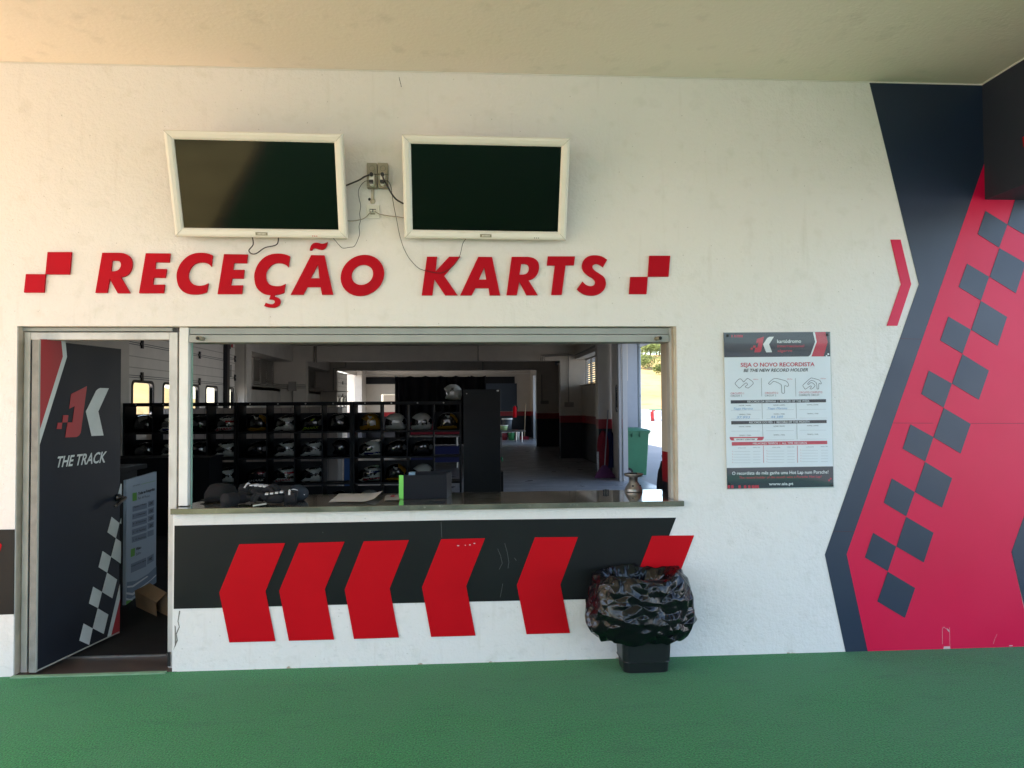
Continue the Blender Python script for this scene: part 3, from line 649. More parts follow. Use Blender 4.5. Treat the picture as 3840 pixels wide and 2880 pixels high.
# ------------------------------------------------------------------ lower wall graphics
fwl = flatw(0.)
def panel(name, pts, d0, d1, m_, label, cat, group=None):
    mb = MB(); mb.prism([pts], fwl, d0, d1); o = mb.build(name, m_, bevel=.001); return tag(o, label, cat, group)
panel('black_board', [(655, 1971), (1700, 1950), (2535, 1941), (2462, 2128), (2436, 2190), (2449, 2238), (2190, 2247), (1475, 2262), (652, 2283)], -.004, .0005, band_m, 'long black panel with slanted right end on the wall below the counter', 'black panel')
panel('black_board', [(-160, 1988), (56, 1985), (53, 2303), (-160, 2310)], -.004, .0005, band_m, 'short black panel on the wall left of the entrance door, cut by the photo edge', 'black panel')
panel('red_chevron', [(-160, 1950), (-60, 1950), (9, 2044), (-40, 2200), (-160, 2200)], -.007, -.0041, redp, 'tip of a red chevron on the short black panel left of the door', 'chevron')
cw = lambda p: crop(p, 1.3012, 600, 1900)
CH = [[(388, 182), (612, 177), (516, 411), (565, 655), (340, 661), (291, 418)], [(680, 176), (901, 170), (805, 402), (851, 647), (630, 653), (583, 410)], [(995, 168), (1215, 162), (1121, 398), (1167, 637), (947, 644), (902, 404)],
      [(1372, 158), (1586, 153), (1494, 386), (1540, 628), (1323, 634), (1279, 392)], [(1829, 149), (2039, 147), (1953, 379), (2000, 615), (1788, 621), (1741, 382)]]
CL = ['red chevron on the black panel below the counter, nearest the entrance door', 'second red chevron from the entrance door, close beside the first one', 'middle red chevron of the five whole ones below the counter',
      'red chevron with small paint chips near its top edge below the papers and box', 'red chevron standing apart just left of the black rubbish bag']
for pts, l in zip(CH, CL): panel('red_chevron', cw(pts), -.008, -.0041, redp, l, 'chevron', 'red chevrons below the counter')
panel('red_chevron', [(2444, 2009), (2602, 2007), (2538, 2175), (2571, 2345), (2412, 2350), (2378, 2182)], -.008, -.0041, redp, 'red chevron half hidden behind the black rubbish bag', 'chevron', 'red chevrons below the counter')
m = MB()
for pl_ in ([(1372, 75), (1375, 150)], [(1648, 205), (1662, 240), (1670, 275), (1655, 305)], [(1682, 178), (1695, 225), (1702, 270), (1698, 300)], [(1672, 375), (1668, 400), (1660, 440)], [(795, 122), (796, 128)], [(1730, 250), (1738, 262)]): line2(m, cw(pl_), 1.1, fwl, -.0045)
tag(m.build('scratch_mark', mat('scratch_grey', (.10, .11, .11), rough=.6)), 'faint grey scratches on the long black panel between the last two whole chevrons', 'scratches')
# paint chips on the fourth chevron
m = MB()
for x, y, s_ in ((1455, 189, 5), (1490, 187, 2), (1512, 185, 3), (1534, 178, 4)): quadf(m, cw([(x-s_, y-2), (x+s_, y-1.5), (x+s_, y+2), (x-s_, y+2)]), fwl, -.0086)
o = m.build('paint_chip', paper); tag(o, 'row of tiny pale paint chips near the top of the fourth red chevron', 'paint chip')
# ------------------------------------------------------------------ big mural on the right
mur = thing('wall_mural', 'tall navy and red wall graphic with a diagonal line of dark checker squares', 'wall graphic', W(3500, 2440))
mur.location.y = 0
cu = lambda p: crop(p, 1.276, 3000, 200); cl = lambda p: crop(p, 1.508, 3000, 1500)
m = MB(); m.prism([[(3259, 307), (3445, 1066), (3294, 1500), (3093, 2080), (3171, 2446), (3254, 2446), (3174, 2078), (3686, 623), (3740, 470), (3740, 317), (3680, 316)]], fwl, -.003, .0005)
m.build('navy_field', mnavy, mur)
m = MB(); m.prism([[(3254, 2446), (3174, 2078), (3686, 623), (3790, 330), (4300, 330), (4300, 800), (3791, 2069), (3872, 2430)]], fwl, -.0035, .0005); m.build('red_field', mred, mur)
m = MB(); m.prism([[(3791, 2069), (4300, 620), (4700, 620), (4700, 2400), (3876, 2427)]], fwl, -.005, -.0036); m.build('navy_field', mnavy, mur)
SQ = [cu(q) for q in ([(885, 755), (990, 820), (950, 930), (848, 865)], [(952, 933), (1077, 1005), (1030, 1148), (905, 1070)], [(797, 1007), (902, 1070), (863, 1183), (757, 1118)], [(863, 1185), (988, 1262), (943, 1400), (817, 1323)],
      [(708, 1260), (815, 1323), (775, 1437), (669, 1374)], [(775, 1440), (901, 1518), (853, 1657), (725, 1580)], [(614, 1518), (724, 1580), (685, 1695), (578, 1630)])]
SQ += [cl(q) for q in ([(810, 45), (962, 135), (905, 302), (752, 210)], [(622, 137), (752, 210), (705, 347), (578, 275)], [(705, 350), (857, 442), (800, 608), (647, 520)], [(517, 443), (646, 520), (598, 657), (471, 580)],
      [(598, 660), (752, 750), (697, 918), (543, 828)], [(411, 750), (541, 828), (494, 967), (365, 890)], [(494, 970), (648, 1062), (590, 1231), (435, 1138)])]
SQ += [[(3820, 700), (3920, 700), (3900, 915), (3776, 843)], [(3935, 640), (4020, 690), (3985, 790), (3905, 735)]]
for q in SQ:
    m = MB(); m.prism([q], fwl, -.006, -.0034); m.build('checker_square', mnavy, mur)
m = MB(); line2(m, [cu([(478, 1365)])[0], cu([(578, 1368)])[0]], 1.6, fwl, -.0033); line2(m, [(3125, 1992), (3205, 1993)], 1.6, fwl, -.0033); line2(m, [cl([(520, 130)])[0], cl([(750, 131)])[0]], 1.2, fwl, -.0038); line2(m, [(3640, 1588), (3900, 1588)], 1.2, fwl, -.0038)
m.build('panel_seam', mat('seam_dark', (.06, .01, .02), rough=.6), mur)
m = MB()
line2(m, cl([(803, 1380), (803, 1290), (812, 1283), (830, 1296), (843, 1312)]), 1.0, fwl, -.0038); line2(m, cl([(846, 1390), (843, 1285)]), .8, fwl, -.0038)
quadf(m, cl([(812, 1393), (846, 1392), (848, 1405), (808, 1408)]), fwl, -.0038); quadf(m, cl([(828, 1290), (842, 1300), (842, 1312), (832, 1304)]), fwl, -.0038)
line2(m, cl([(1112, 1322), (1098, 1352), (1091, 1378)]), .8, fwl, -.0038)
for x0, x1, y in ((570, 640, 1420), (660, 720, 1417), (900, 960, 1412), (1180, 1200, 1388), (1040, 1090, 1406)): quadf(m, cl([(x0, y-1), (x1, y-2.5), (x1, y+3), (x0, y+3)]), fwl, -.0038)
m.build('scratch', mat('bare_pink', (.62, .42, .42), rough=.8), mur)
m = MB(); m.prism([cu([(432, 892), (479, 892), (530, 1105), (464, 1304), (414, 1304), (482, 1105)])], fwl, -.006, .0005)
tag(m.build('chevron_stripe', mred, bevel=.001), 'narrow red chevron stripe on the white wall beside the navy graphic', 'chevron')
# ------------------------------------------------------------------ red reception letters
c3 = lambda p: crop(p, 1.58, 0, 850); c4 = lambda p: crop(p, 1.7015, 1400, 850); c7 = lambda p: crop(p, 1.349, 560, 450)
def smooth_loop(pts, sharp=()):
    """Catmull-Rom through the points except at sharp corners"""
    n = len(pts); out = []
    for i in range(n):
        p0, p1, p2, p3 = (Vector(pts[(i+k-1) % n]) for k in range(4))
        out.append(tuple(p1))
        if i in sharp and (i+1) % n in sharp: continue
        if i in sharp: p0 = p1
        if (i+1) % n in sharp: p3 = p2
        for k in (1, 2, 3):
            t = k/4; q = .5*((2*p1)+(-p0+p2)*t+(2*p0-5*p1+4*p2-p3)*t*t+(-p0+3*p1-3*p2+p3)*t**3); out.append(tuple(q))
    return out
def ell(cx, cy_, rx, ry, n=40, tilt=-.12):
    return [(cx+rx*math.cos(a)-ry*math.sin(a)*0+tilt*ry*math.sin(a)*1.0, cy_+ry*math.sin(a)) for a in (2*math.pi*k/n for k in range(n))]
LET = []
LET.append(('red_letter', 'red letter R at the start of the first word above the door', [c3(smooth_loop([(612, 157), (710, 157), (745, 162), (776, 182), (789, 214), (784, 252), (768, 282), (745, 297), (722, 302), (777, 396), (703, 396), (656, 311), (640, 394), (571, 394)], (0, 1, 8, 9, 10, 11, 12, 13))),
             c3(smooth_loop([(671, 204), (692, 203), (712, 207), (722, 222), (719, 243), (705, 260), (685, 266), (663, 266)], (0, 1, 6, 7)))]))
Eo = [(869, 160), (1013, 161), (1008, 214), (928, 213), (923, 253), (992, 253), (985, 305), (916, 304), (910, 346), (981, 345), (974, 396), (829, 396)]
LET.append(('red_letter', 'first red letter E, between the R and the plain C', [c3(Eo)]))
Co = [(1264, 172), (1235, 161), (1195, 157), (1150, 163), (1110, 183), (1075, 220), (1056, 262), (1051, 300), (1060, 348), (1082, 380), (1112, 398), (1155, 404), (1200, 400), (1229, 390), (1239, 337), (1212, 349), (1180, 352), (1147, 342), (1126, 318), (1121, 287), (1130, 256), (1152, 229), (1182, 216), (1215, 215), (1240, 224), (1257, 239)]
LET.append(('red_letter', 'red letter C without cedilla in the first word', [c3(smooth_loop(Co, (0, 13, 14, 25)))]))
E2 = [(1331, 165), (1471, 167), (1466, 219), (1390, 218), (1384, 258), (1451, 258), (1446, 310), (1379, 309), (1372, 350), (1443, 349), (1436, 401), (1293, 401)]
LET.append(('red_letter', 'second red letter E, under the looped black cable', [c3(E2)]))
C2 = [(1721, 178), (1690, 166), (1650, 162), (1605, 168), (1565, 188), (1532, 225), (1514, 268), (1510, 305), (1519, 352), (1541, 383), (1570, 401), (1607, 408), (1598, 432), (1622, 436), (1632, 448), (1620, 460), (1600, 460), (1578, 452), (1568, 472), (1595, 480), (1632, 481), (1657, 467), (1664, 443), (1653, 424), (1626, 415), (1631, 408), (1660, 403), (1686, 394), (1695, 341), (1668, 353), (1635, 354), (1602, 345), (1583, 322), (1578, 292), (1587, 260), (1609, 233), (1641, 219), (1675, 220), (1697, 229), (1712, 243)]
LET.append(('red_letter', 'red letter C with a cedilla hanging below it', [c3(smooth_loop(C2, (0, 11, 12, 17, 18, 24, 25, 27, 28, 39)))]))
LET.append(('red_letter', 'red letter A with a tilde above it in the first word', [c3([(1846, 171), (1924, 172), (1976, 405), (1910, 405), (1902, 360), (1823, 360), (1799, 405), (1725, 405)]), c3([(1886, 226), (1895, 308), (1843, 308)])]))
LET.append(('red_letter', 'round red letter O ending the first word', [c7(ell(1079, 788, 109, 104)), c7(ell(1079, 785, 54, 51))]))
LET.append(('red_letter', 'red letter K starting the second word, crossed by a thin cable', [c4([(343, 194), (408, 194), (397, 288), (484, 194), (556, 194), (453, 316), (538, 440), (459, 440), (390, 338), (377, 440), (309, 440)])]))
LET.append(('red_letter', 'red letter A of the second word, without a tilde', [c4([(669, 195), (757, 196), (809, 440), (742, 440), (735, 394), (652, 394), (627, 440), (554, 440)]), c4([(707, 262), (720, 340), (673, 340)])]))
LET.append(('red_letter', 'red letter R in the second word, before the T', [c4(smooth_loop([(882, 195), (985, 195), (1020, 202), (1046, 222), (1056, 252), (1052, 290), (1035, 320), (1010, 338), (989, 344), (1048, 439), (976, 439), (930, 352), (915, 439), (849, 439)], (0, 1, 8, 9, 10, 11, 12, 13))),
             c4(smooth_loop([(943, 240), (965, 240), (985, 248), (992, 266), (987, 288), (973, 303), (955, 308), (932, 308)], (0, 1, 6, 7)))]))
LET.append(('red_letter', 'red letter T in the second word', [c4([(1112, 192), (1285, 192), (1278, 249), (1225, 249), (1200, 437), (1134, 437), (1157, 250), (1106, 250)])]))
LET.append(('red_letter', 'red letter S ending the second word', [c4(smooth_loop([(1490, 214), (1463, 261), (1440, 245), (1418, 240), (1400, 248), (1396, 264), (1412, 284), (1440, 302), (1470, 325), (1481, 357), (1475, 395), (1445, 428), (1400, 442), (1350, 437), (1318, 420), (1297, 401), (1332, 352), (1355, 373), (1385, 382), (1408, 372), (1413, 352), (1398, 333), (1365, 312), (1338, 285), (1329, 250), (1341, 215), (1370, 192), (1410, 185), (1455, 192)], (0, 1, 15, 16)))]))
for n, l, loops in LET:
    m = MB(); m.prism(loops, fwl, -.014, .0005)
    if 'tilde above' in l: m.prism([c3(smooth_loop([(1837, 143), (1845, 115), (1862, 100), (1885, 98), (1908, 104), (1925, 102), (1943, 94), (1935, 122), (1915, 138), (1893, 137), (1870, 130), (1857, 133), (1850, 143)], (0, 6, 12)))], fwl, -.014, .0005)
    tag(m.build(n, redl), l, 'letter', 'red letters of the reception sign')
for l, q in (('larger red square left of the first word, upper one of its pair', c3([(289, 153), (430, 153), (418, 285), (276, 284)])), ('smaller red square at the far left of the sign, lower one of its pair', c3([(161, 283), (276, 284), (267, 392), (149, 392)])),
             ('larger red square right of the second word, upper one of its pair', c4([(1759, 188), (1891, 188), (1880, 321), (1749, 321)])), ('smaller red square just after the letter S, lower one of its pair', c4([(1638, 323), (1748, 322), (1740, 432), (1629, 432)]))):
    m = MB(); m.prism([q], fwl, -.014, .0005); tag(m.build('red_square', redl), l, 'square', 'red squares at the ends of the reception sign')
# ------------------------------------------------------------------ two televisions
def tv(label, xc, zb, yb, tilt, yaw, roll, w_, h_, ledm):
    t = thing('television', label, 'television', (xc, yb, zb), 'televisions above the reception sign')
    ct, st, ca, sa, cr_, sr_ = math.cos(tilt), math.sin(tilt), math.cos(yaw), math.sin(yaw), math.cos(roll), math.sin(roll)
    def f(u, v, d):       # u across -.5..+.5 m, v up, d behind the front
        x, z = u*cr_-v*sr_, u*sr_+v*cr_
        y = -z*st+d*ct; z2 = z*ct+d*st
        return Vector((xc+x*ca-y*sa, yb+x*sa+y*ca, zb+z2))
    hw_ = w_/2; bz_ = .052
    def ring(i, d): return [f(-hw_+i, i, d), f(hw_-i, i, d), f(hw_-i, h_-i, d), f(-hw_+i, h_-i, d)]
    prof = [(0, .06), (0, .012), (.005, .003), (.018, .0), (.038, .004), (.049, .012), (.052, .02)]
    m = MB(); vs = [p for i, d in prof for p in ring(i, d)]; fs = []
    for a in range(len(prof)-1):
        for k in range(4): fs.append((a*4+k, a*4+(k+1) % 4, a*4+4+(k+1) % 4, a*4+4+k))
    m.add(vs, fs); m.build('bezel', cream, t)
    m = MB()
    for sx_ in (-1, 1):
        for vv, v2 in ((0.001, bz_), (h_-.001, h_-bz_)):
            a = Vector((sx_*(hw_-.001), vv)); b = Vector((sx_*(hw_-bz_), v2))
            P = [(0, .002), (.3, -.0012), (.7, .003), (1, .018)]
            m.tube([f(*(a+(b-a)*q), d-.0005) for q, d in P], .0009, 4)
    m.build('mitre_line', mat('mitre_brown', (.3, .28, .22)), t)  # mitre joints drawn as thin brownish lines
    m = MB(); m.add(ring(.050, .018), [(0, 1, 2, 3)]); m.add(ring(.050, .03), [(0, 3, 2, 1)]); m.build('screen', screenm, t, recalc=False)
    m = MB(); m.add(ring(.0005, .058)+ring(.0005, .062)+ring(.09, .10), [(0, 1, 2, 3), (8, 11, 10, 9)]+[(4+k, 4+(k+1) % 4, 8+(k+1) % 4, 8+k) for k in range(4)]); m.build('back_cover', black, t)
    m = MB(); m.prism([[(-.035, .014), (.035, .014), (.035, .032), (-.035, .032)]], f, -.003, .004); lg = m.build('badge', sockm, t)
    m = MB()
    for k in range(6): m.prism([[(-.022+k*.008, .019), (-.017+k*.008, .019), (-.017+k*.008, .027), (-.022+k*.008, .027)]], f, -.0035, -.0031)
    m.build('badge_mark', cream, lg)
    m = MB()
    for k in range(3): m.lathe(f(.30+k*.012, .013, .001), [(.0001, 0), (.003, 0), (.003, .003), (.0001, .003)], 8, axis='Y')
    m.build('indicator_light', ledm, t)
    m = MB(); p = f(0, h_*.45, .09); m.box((p.x-.10, p.y, p.z-.06), (p.x+.10, -.0+.0, p.z+.06)); m.build('wall_bracket', black, t)
    return f
f1 = tv('left television, its screen catching a green reflection, above the first word', -1.199, 2.598, -.10, .334, .018, .0, 1.008, .602, mat('led_red', (.6, .05, .04)))
f2 = tv('right television with a plain dark screen, above the second word', .144, 2.598, -.10, .356, -.010, -.008, .990, .600, mat('led_dark', (.1, .08, .07)))
# sockets, plugs, cables
cs = lambda p: crop(p, 4.147, 1250, 550)
def bxs(p, y0, y1, mb, mi=0): 
    a, b = cs([p[0]])[0], cs([p[1]])[0]; wa, wb_ = W(*a, y0), W(*b, y0); mb.box((wa.x, y0, wa.z), (wb_.x, y1, wb_.z), mi)
for i, (x0, x1, nm) in enumerate(((520, 676, 'left of the two grey double socket boxes between the televisions'), (688, 846, 'right of the two grey double socket boxes between the televisions'))):
    p = W(*cs([((x0+x1)/2, 630)])[0]); p.y = 0
    t = thing('socket_box', nm, 'socket', p, 'socket boxes between the televisions')
    m = MB(); bxs([(x0, 250), (x1, 425)], -.045, .0, m); bxs([(x0, 435), (x1, 632)], -.045, .0, m); bxs([(x0+3, 425), (x1-3, 435)], -.03, .0, m); m.build('housing', sockm, t, bevel=.003)
    c_ = W(*cs([((x0+x1)/2+3, 338)])[0], -.045); m = MB(); m.lathe((c_.x, -.0455, c_.z), [(.015, 0), (.0155, .002), (.017, .002), (.0175, 0)], 24, axis='Y', close=False); m.build('flap_ring', mat('ring_brown', (.16, .14, .1)), t)  # ring in a darker brown than the housing
    cx_ = 595 if i == 0 else 765
    a_ = W(*cs([(cx_, 435)])[0], -.075); b_ = W(*cs([(cx_, 560)])[0], -.075); rr = .0152
    m = MB(); pts = [(a_.x+rr*math.cos(R(k)), a_.z+rr*math.sin(R(k))) for k in range(0, 181, 20)]+[(b_.x+rr*math.cos(R(k)), b_.z+rr*math.sin(R(k))) for k in range(180, 361, 20)]
    m.prism([pts], lambda u, v, d: Vector((u, d, v)), -.075, -.045); t2 = thing('plug_adapter', ('white two-way adapter with black plugs in the left socket box', 'white two-way adapter with black plugs in the right socket box')[i], 'plug adapter', (a_.x, -.045, b_.z), 'white plug adapters')
    m.build('adapter_body', white, t2, bevel=.003)
    m = MB(); m.lathe((a_.x, -.075, a_.z), [(.0001, .0), (.0122, .0), (.0122, .012), (.009, .022), (.0001, .022)], 16, axis='Y'); m.build('plug', black, t2, smooth=False)
    m = MB(); m.box((b_.x-.013, -.10, b_.z-.007), (b_.x+.011, -.0751, b_.z+.012)); m.build('plug', black, t2, bevel=.002)
t = thing('network_socket', 'square white network socket below the grey socket boxes', 'socket', W(*cs([(617, 1108)])[0])); t.location.y = 0
m = MB(); bxs([(513, 905), (720, 1112)], -.012, 0, m); m.build('cover_plate', white, t, bevel=.003)
m = MB(); bxs([(540, 930), (688, 1078)], -.015, -.0121, m); m.build('inner_frame', white, t, bevel=.001)
m = MB(); bxs([(563, 968), (662, 1018)], -.016, -.0151, m); m.build('port', black, t)
m = MB(); bxs([(570, 980), (605, 1015)], -.026, -.0161, m); bxs([(622, 980), (657, 1015)], -.026, -.0161, m); m.build('network_plug', white, t)
m = MB(); bxs([(575, 1030), (650, 1056)], -.0165, -.0151, m); m.build('label_strip', sockm, t)
m = MB(); a = W(*cs([(613, 645)])[0]); b = W(*cs([(613, 835)])[0]); m.tube([(a.x, -.008, a.z), (b.x, -.008, b.z)], .008, 10); m.lathe((b.x, -.001, b.z-.006), [(.0001, 0), (.017, 0), (.015, .008), (.0001, .009)], 16, axis='Y')
tag(m.build('cable_conduit', beige, smooth=True), 'short beige cable conduit between the socket boxes and network socket', 'conduit')
a = W(*cs([(563, 820)])[0]); m = MB(); m.lathe((a.x, -.0005, a.z), [(.0001, 0), (.009, 0), (.009, .0015), (.0001, .002)], 16, axis='Y'); tag(m.build('wall_hole_plug', black), 'small round black hole cap beside the beige conduit', 'hole cap')
def cable(pts, r, m_, label, ys, name='cable'):
    P = []
    for i, p in enumerate(pts):
        y = ys[0]+(ys[-1]-ys[0])*i/(len(pts)-1) if len(ys) == 2 else (ys[-1] if i == len(pts)-1 else ys[min(i, len(ys)-2)])
        P.append(W(*p, y))
    m = MB(); m.tube(P, r, 7, smooth=5); tag(m.build(name, m_, smooth=True), label, 'cable')
greyc = mat('grey_cable', (.32, .28, .22), rough=.5)
cable(cs([(150, 625), (270, 575), (400, 520), (480, 470), (560, 436)]), .0052, black, 'thick black cable from the left television to the left adapter', (-.06, -.095))
cable(cs([(556, 530), (490, 540), (430, 600), (390, 690), (400, 800), (425, 920), (410, 1040), (420, 1150), (400, 1240), (410, 1340), (395, 1410), (330, 1545), (250, 1565), (150, 1578), (90, 1530), (0, 1425)]), .0018, black, 'thin black cable drooping from the left adapter under the left television', (-.09, -.06, -.035, -.03, -.03, -.03, -.03, -.03, -.03, -.03, -.03, -.03, -.03, -.04, -.05, -.08))
cable(cs([(765, 440), (780, 500), (830, 590), (900, 720), (980, 820), (1095, 888)]), .0052, black, 'thick black cable from the right adapter to the right television', (-.10, -.06))
cable(cs([(790, 530), (850, 535), (895, 620), (912, 740), (940, 920), (985, 1140), (1020, 1330), (1075, 1525)])+c4([(205, 160), (235, 210), (290, 265), (350, 285), (410, 295), (450, 290), (510, 250), (550, 190), (570, 110), (590, 78)]), .0018, black, 'long thin black cable hanging across the letter K', (-.09, -.045, -.03, -.028, -.028, -.028, -.028, -.028, -.028, -.028, -.024, -.024, -.024, -.024, -.028, -.04, -.08) )
cable(cs([(190, 1150), (300, 1155), (420, 1135), (500, 1100), (588, 1005)]), .0032, greyc, 'grey network cable from the socket to the left television', (-.05, -.03))
cable(cs([(640, 1003), (720, 1050), (850, 1075), (980, 1090), (1095, 1107)]), .0032, greyc, 'grey network cable from the socket to the right television', (-.03, -.05))
cable(c3([(1493, 50), (1500, 105), (1475, 140), (1490, 160), (1520, 158), (1570, 125), (1640, 105), (1650, 50)]), .0036, mat('plum_cable', (.03, .015, .025), rough=.5), 'short looped dark cable under the left television', (-.07, -.04, -.03, -.03, -.03, -.03, -.04, -.07))
# ------------------------------------------------------------------ poster
pc = (2918, 1540); pl = W(*pc); pos = thing('record_poster', 'white record holder poster with dark header and footer under clear acrylic', 'poster', (pl.x, 0, pl.z))
c6 = lambda p: crop(p, 5.144, 2700, 1230); c9 = lambda p: crop(p, 4.879, 2700, 1500); cz = lambda p: crop(p, 2.44, 2650, 1200)
PY = -.008; fp = flatw(PY)
m = MB(); m.prism([cz([(150, 112), (1130, 108), (1163, 1535), (182, 1550)])], flatw(0), -.004, .0); m.build('backing_board', mat('backing', (.5, .5, .46)), pos)
m = MB(); m.prism([cz([(156, 116), (1126, 112), (1159, 1531), (186, 1545)])], fp, -.001, .0035); m.build('sheet', psheet, pos)
D = -.0014
m = MB(); quadf(m, c6([(65, 92), (2115, 75), (2125, 548), (1700, 550), (78, 566)]), fp, D); quadf(m, c9([(120, 1243), (2068, 1213), (2073, 1588), (130, 1625)]), fp, D)
m.build('dark_field', pnavy, pos)
m = MB(); D2 = D-.0004
quadf(m, c9([(213, 770), (1958, 745), (1962, 808), (216, 836)]), fp, D2, 0)
m.add([fp(*p, D2) for p in c6([(1828, 82), (2030, 79), (2075, 270), (1995, 549), (1760, 549), (1862, 268)])], [(0, 1, 2, 5), (5, 2, 3, 4)], 0)
m.add([fp(*p, D2-.0002) for p in c6([(1790, 82), (1828, 82), (1862, 268), (1760, 549), (1700, 551), (1740, 520), (1832, 268)])], [(0, 1, 2, 6), (6, 2, 3, 4, 5)], 1)
for x0, x1 in ((218, 240), (272, 296), (318, 338), (352, 368), (373, 390), (394, 410), (415, 436)): quadf(m, c6([(x0, 135), (x1, 135), (x1+2, 181), (x0+2, 181)]), fp, D2, 0)
for x0 in (135, 200, 333, 433, 510, 575, 625, 665): quadf(m, c9([(x0, 1562), (x0+42, 1555), (x0+50, 1612), (x0+6, 1618)]), fp, D2, 0)
quadf(m, c9([(2006, 1425), (2036, 1423), (2038, 1452), (2008, 1454)]), fp, D2, 0); quadf(m, c9([(1978, 1456), (2006, 1454), (2008, 1482), (1980, 1484)]), fp, D2, 0)
quadf(m, c6([(2070, 488), (2102, 487), (2104, 520), (2072, 522)]), fp, D2, 1); quadf(m, c6([(2038, 524), (2066, 523), (2067, 548), (2040, 549)]), fp, D2, 1)
quadf(m, c9([(172, 678), (803, 672), (790, 722), (760, 738), (210, 742), (185, 722)]), fp, D2, 0); quadf(m, c9([(248, 700), (690, 696), (672, 736), (262, 740)]), fp, D2-.0003, 1)
# poster logo
pj = [(x*.72+0, y) for x, y in J1]
def lg(pts): # door-logo pixels -> poster pixels
    return c6([(585+(x-358)*.728, 165+(y-600)*.497) for x, y in pts])
m.prism([lg(J1)], fp, D2, D2+.0002, 0)
for q in Jq: m.prism([lg(q)], fp, D2, D2+.0002, 0)
m.prism([c6([(1040, 168), (955, 170), (925, 182), (905, 200), (828, 315), (888, 470), (1003, 468), (945, 315)])], fp, D2, D2+.0002, 1)
m.build('coloured_field', [pred, pwhite], pos)
m = MB()
quadf(m, c6([(203, 1394), (2042, 1372), (2043, 1434), (206, 1458)]), fp, D2); quadf(m, c9([(202, 385), (1948, 365), (1950, 422), (204, 448)]), fp, D2)
m.build('black_bar', ptext, pos)
m = MB(); T3 = D-.0010
text(m, 'BE THE NEW RECORD HOLDER', c6([(452, 848)])[0], c6([(1695, 835)])[0], 11.5, fp, T3, 0, .2, .02)
for s_, a, b, h in (('CIRCUIT 1', (202, 1327), (415, 1323), 6.4), ('CIRCUIT 2', (864, 1320), (1080, 1317), 6.4), ('COMPLETE CIRCUIT', (1518, 1312), (1915, 1308), 6.4)): text(m, s_, c6([a])[0], c6([b])[0], h, fp, T3)
for row, y in (('NOME | NAME:', (112, 105, 98)), ('TEMPO | TIME:', (275, 268, 260)), ('NOME | NAME:', (498, 490, 480)), ('TEMPO | TIME:', (658, 650, 640))):
    for (x0, x1), yy in zip(((345, 565), (975, 1185), (1590, 1800)), y): text(m, row, c9([(x0, yy)])[0], c9([(x1, yy-2)])[0], 4.2, fp, T3)
for x0, x1, yy in ((325, 470, 885), (955, 1097, 876), (1575, 1712, 867)): text(m, 'NOME | NAME', c9([(x0, yy)])[0], c9([(x1, yy-2)])[0], 2.8, fp, T3)
for x0, x1, yy in ((598, 730, 878), (1222, 1352, 869), (1838, 1965, 860)): text(m, 'TEMPO | TIME', c9([(x0, yy)])[0], c9([(x1, yy-2)])[0], 2.8, fp, T3)
text(m, 'SPORT CENTER', c9([(290, 733)])[0], c9([(635, 729)])[0], 4.2, fp, D2-.0008, 0, .3, .03)
# track outlines
for trk in ([(290, 1065), (350, 995), (385, 982), (412, 992), (450, 1038), (470, 1025), (515, 980), (545, 978), (620, 1030), (638, 1062), (625, 1090), (555, 1150), (520, 1155), (490, 1140), (487, 1125), (525, 1098), (520, 1075), (490, 1062), (390, 1150), (370, 1157), (345, 1140), (300, 1090)],
            [(935, 1062), (1000, 1000), (1050, 975), (1110, 978), (1260, 1020), (1300, 1050), (1320, 1095), (1312, 1120), (1290, 1125), (1243, 1118), (1243, 1235), (1235, 1255), (1215, 1262), (1195, 1252), (1188, 1235), (1185, 1120), (1165, 1085), (1110, 1055), (1040, 1030), (1010, 1045), (965, 1085), (942, 1080)],
            [(1595, 1110), (1640, 1060), (1740, 972), (1790, 970), (1910, 1005), (1940, 1040), (1952, 1065), (1940, 1080), (1905, 1075), (1900, 1165), (1885, 1178), (1868, 1165), (1862, 1090), (1840, 1045), (1760, 1010), (1690, 1070), (1705, 1090), (1750, 1055), (1790, 1065), (1830, 1110), (1790, 1160), (1755, 1178), (1735, 1165), (1760, 1135), (1735, 1120), (1650, 1178), (1625, 1160)]):
    line2(m, c6(smooth_loop(trk)), 1.5, fp, T3, 0, True)
for x, x2 in ((795, 803), (1450, 1460)): line2(m, c6([(x, 968), (x2, 1318)]), 1., fp, T3)
for p, q in (((765, 62), (773, 345)), ((1388, 55), (1396, 338)), ((775, 440), (783, 665)), ((1402, 432), (1408, 718))): line2(m, c9([p, q]), 1., fp, T3)
m.build('dark_lettering', ptext, pos)
m = MB()
text(m, 'SEJA O NOVO RECORDISTA', c6([(395, 748)])[0], c6([(1822, 735)])[0], 14.5, fp, T3, 0, 0, .02)
for s_, a, b in (('CIRCUITO 1', (202, 1280), (458, 1277)), ('CIRCUITO 2', (864, 1271), (1120, 1268)), ('CIRCUITO COMPLETO', (1518, 1262), (1970, 1256))): text(m, s_, c6([a])[0], c6([b])[0], 7, fp, T3)
text(m, '697m', c6([(640, 1003)])[0], c6([(735, 1002)])[0], 4, fp, T3); text(m, '827m', c6([(1295, 996)])[0], c6([(1390, 995)])[0], 4, fp, T3); text(m, '1522m', c6([(1935, 985)])[0], c6([(2035, 984)])[0], 4, fp, T3)
text(m, 'internacional', c6([(1105, 372)])[0], c6([(1620, 368)])[0], 9.5, fp, D2-.0004, 0, 0, .01); text(m, 'algarve', c6([(1110, 462)])[0], c6([(1390, 458)])[0], 9.5, fp, D2-.0004, 0, 0, .01)
text(m, 'The record holder of the month wins a Porsche Hot Lap!', c9([(350, 1440)])[0], c9([(1855, 1418)])[0], 8.5, fp, D2-.0004, 0, .15, .012)
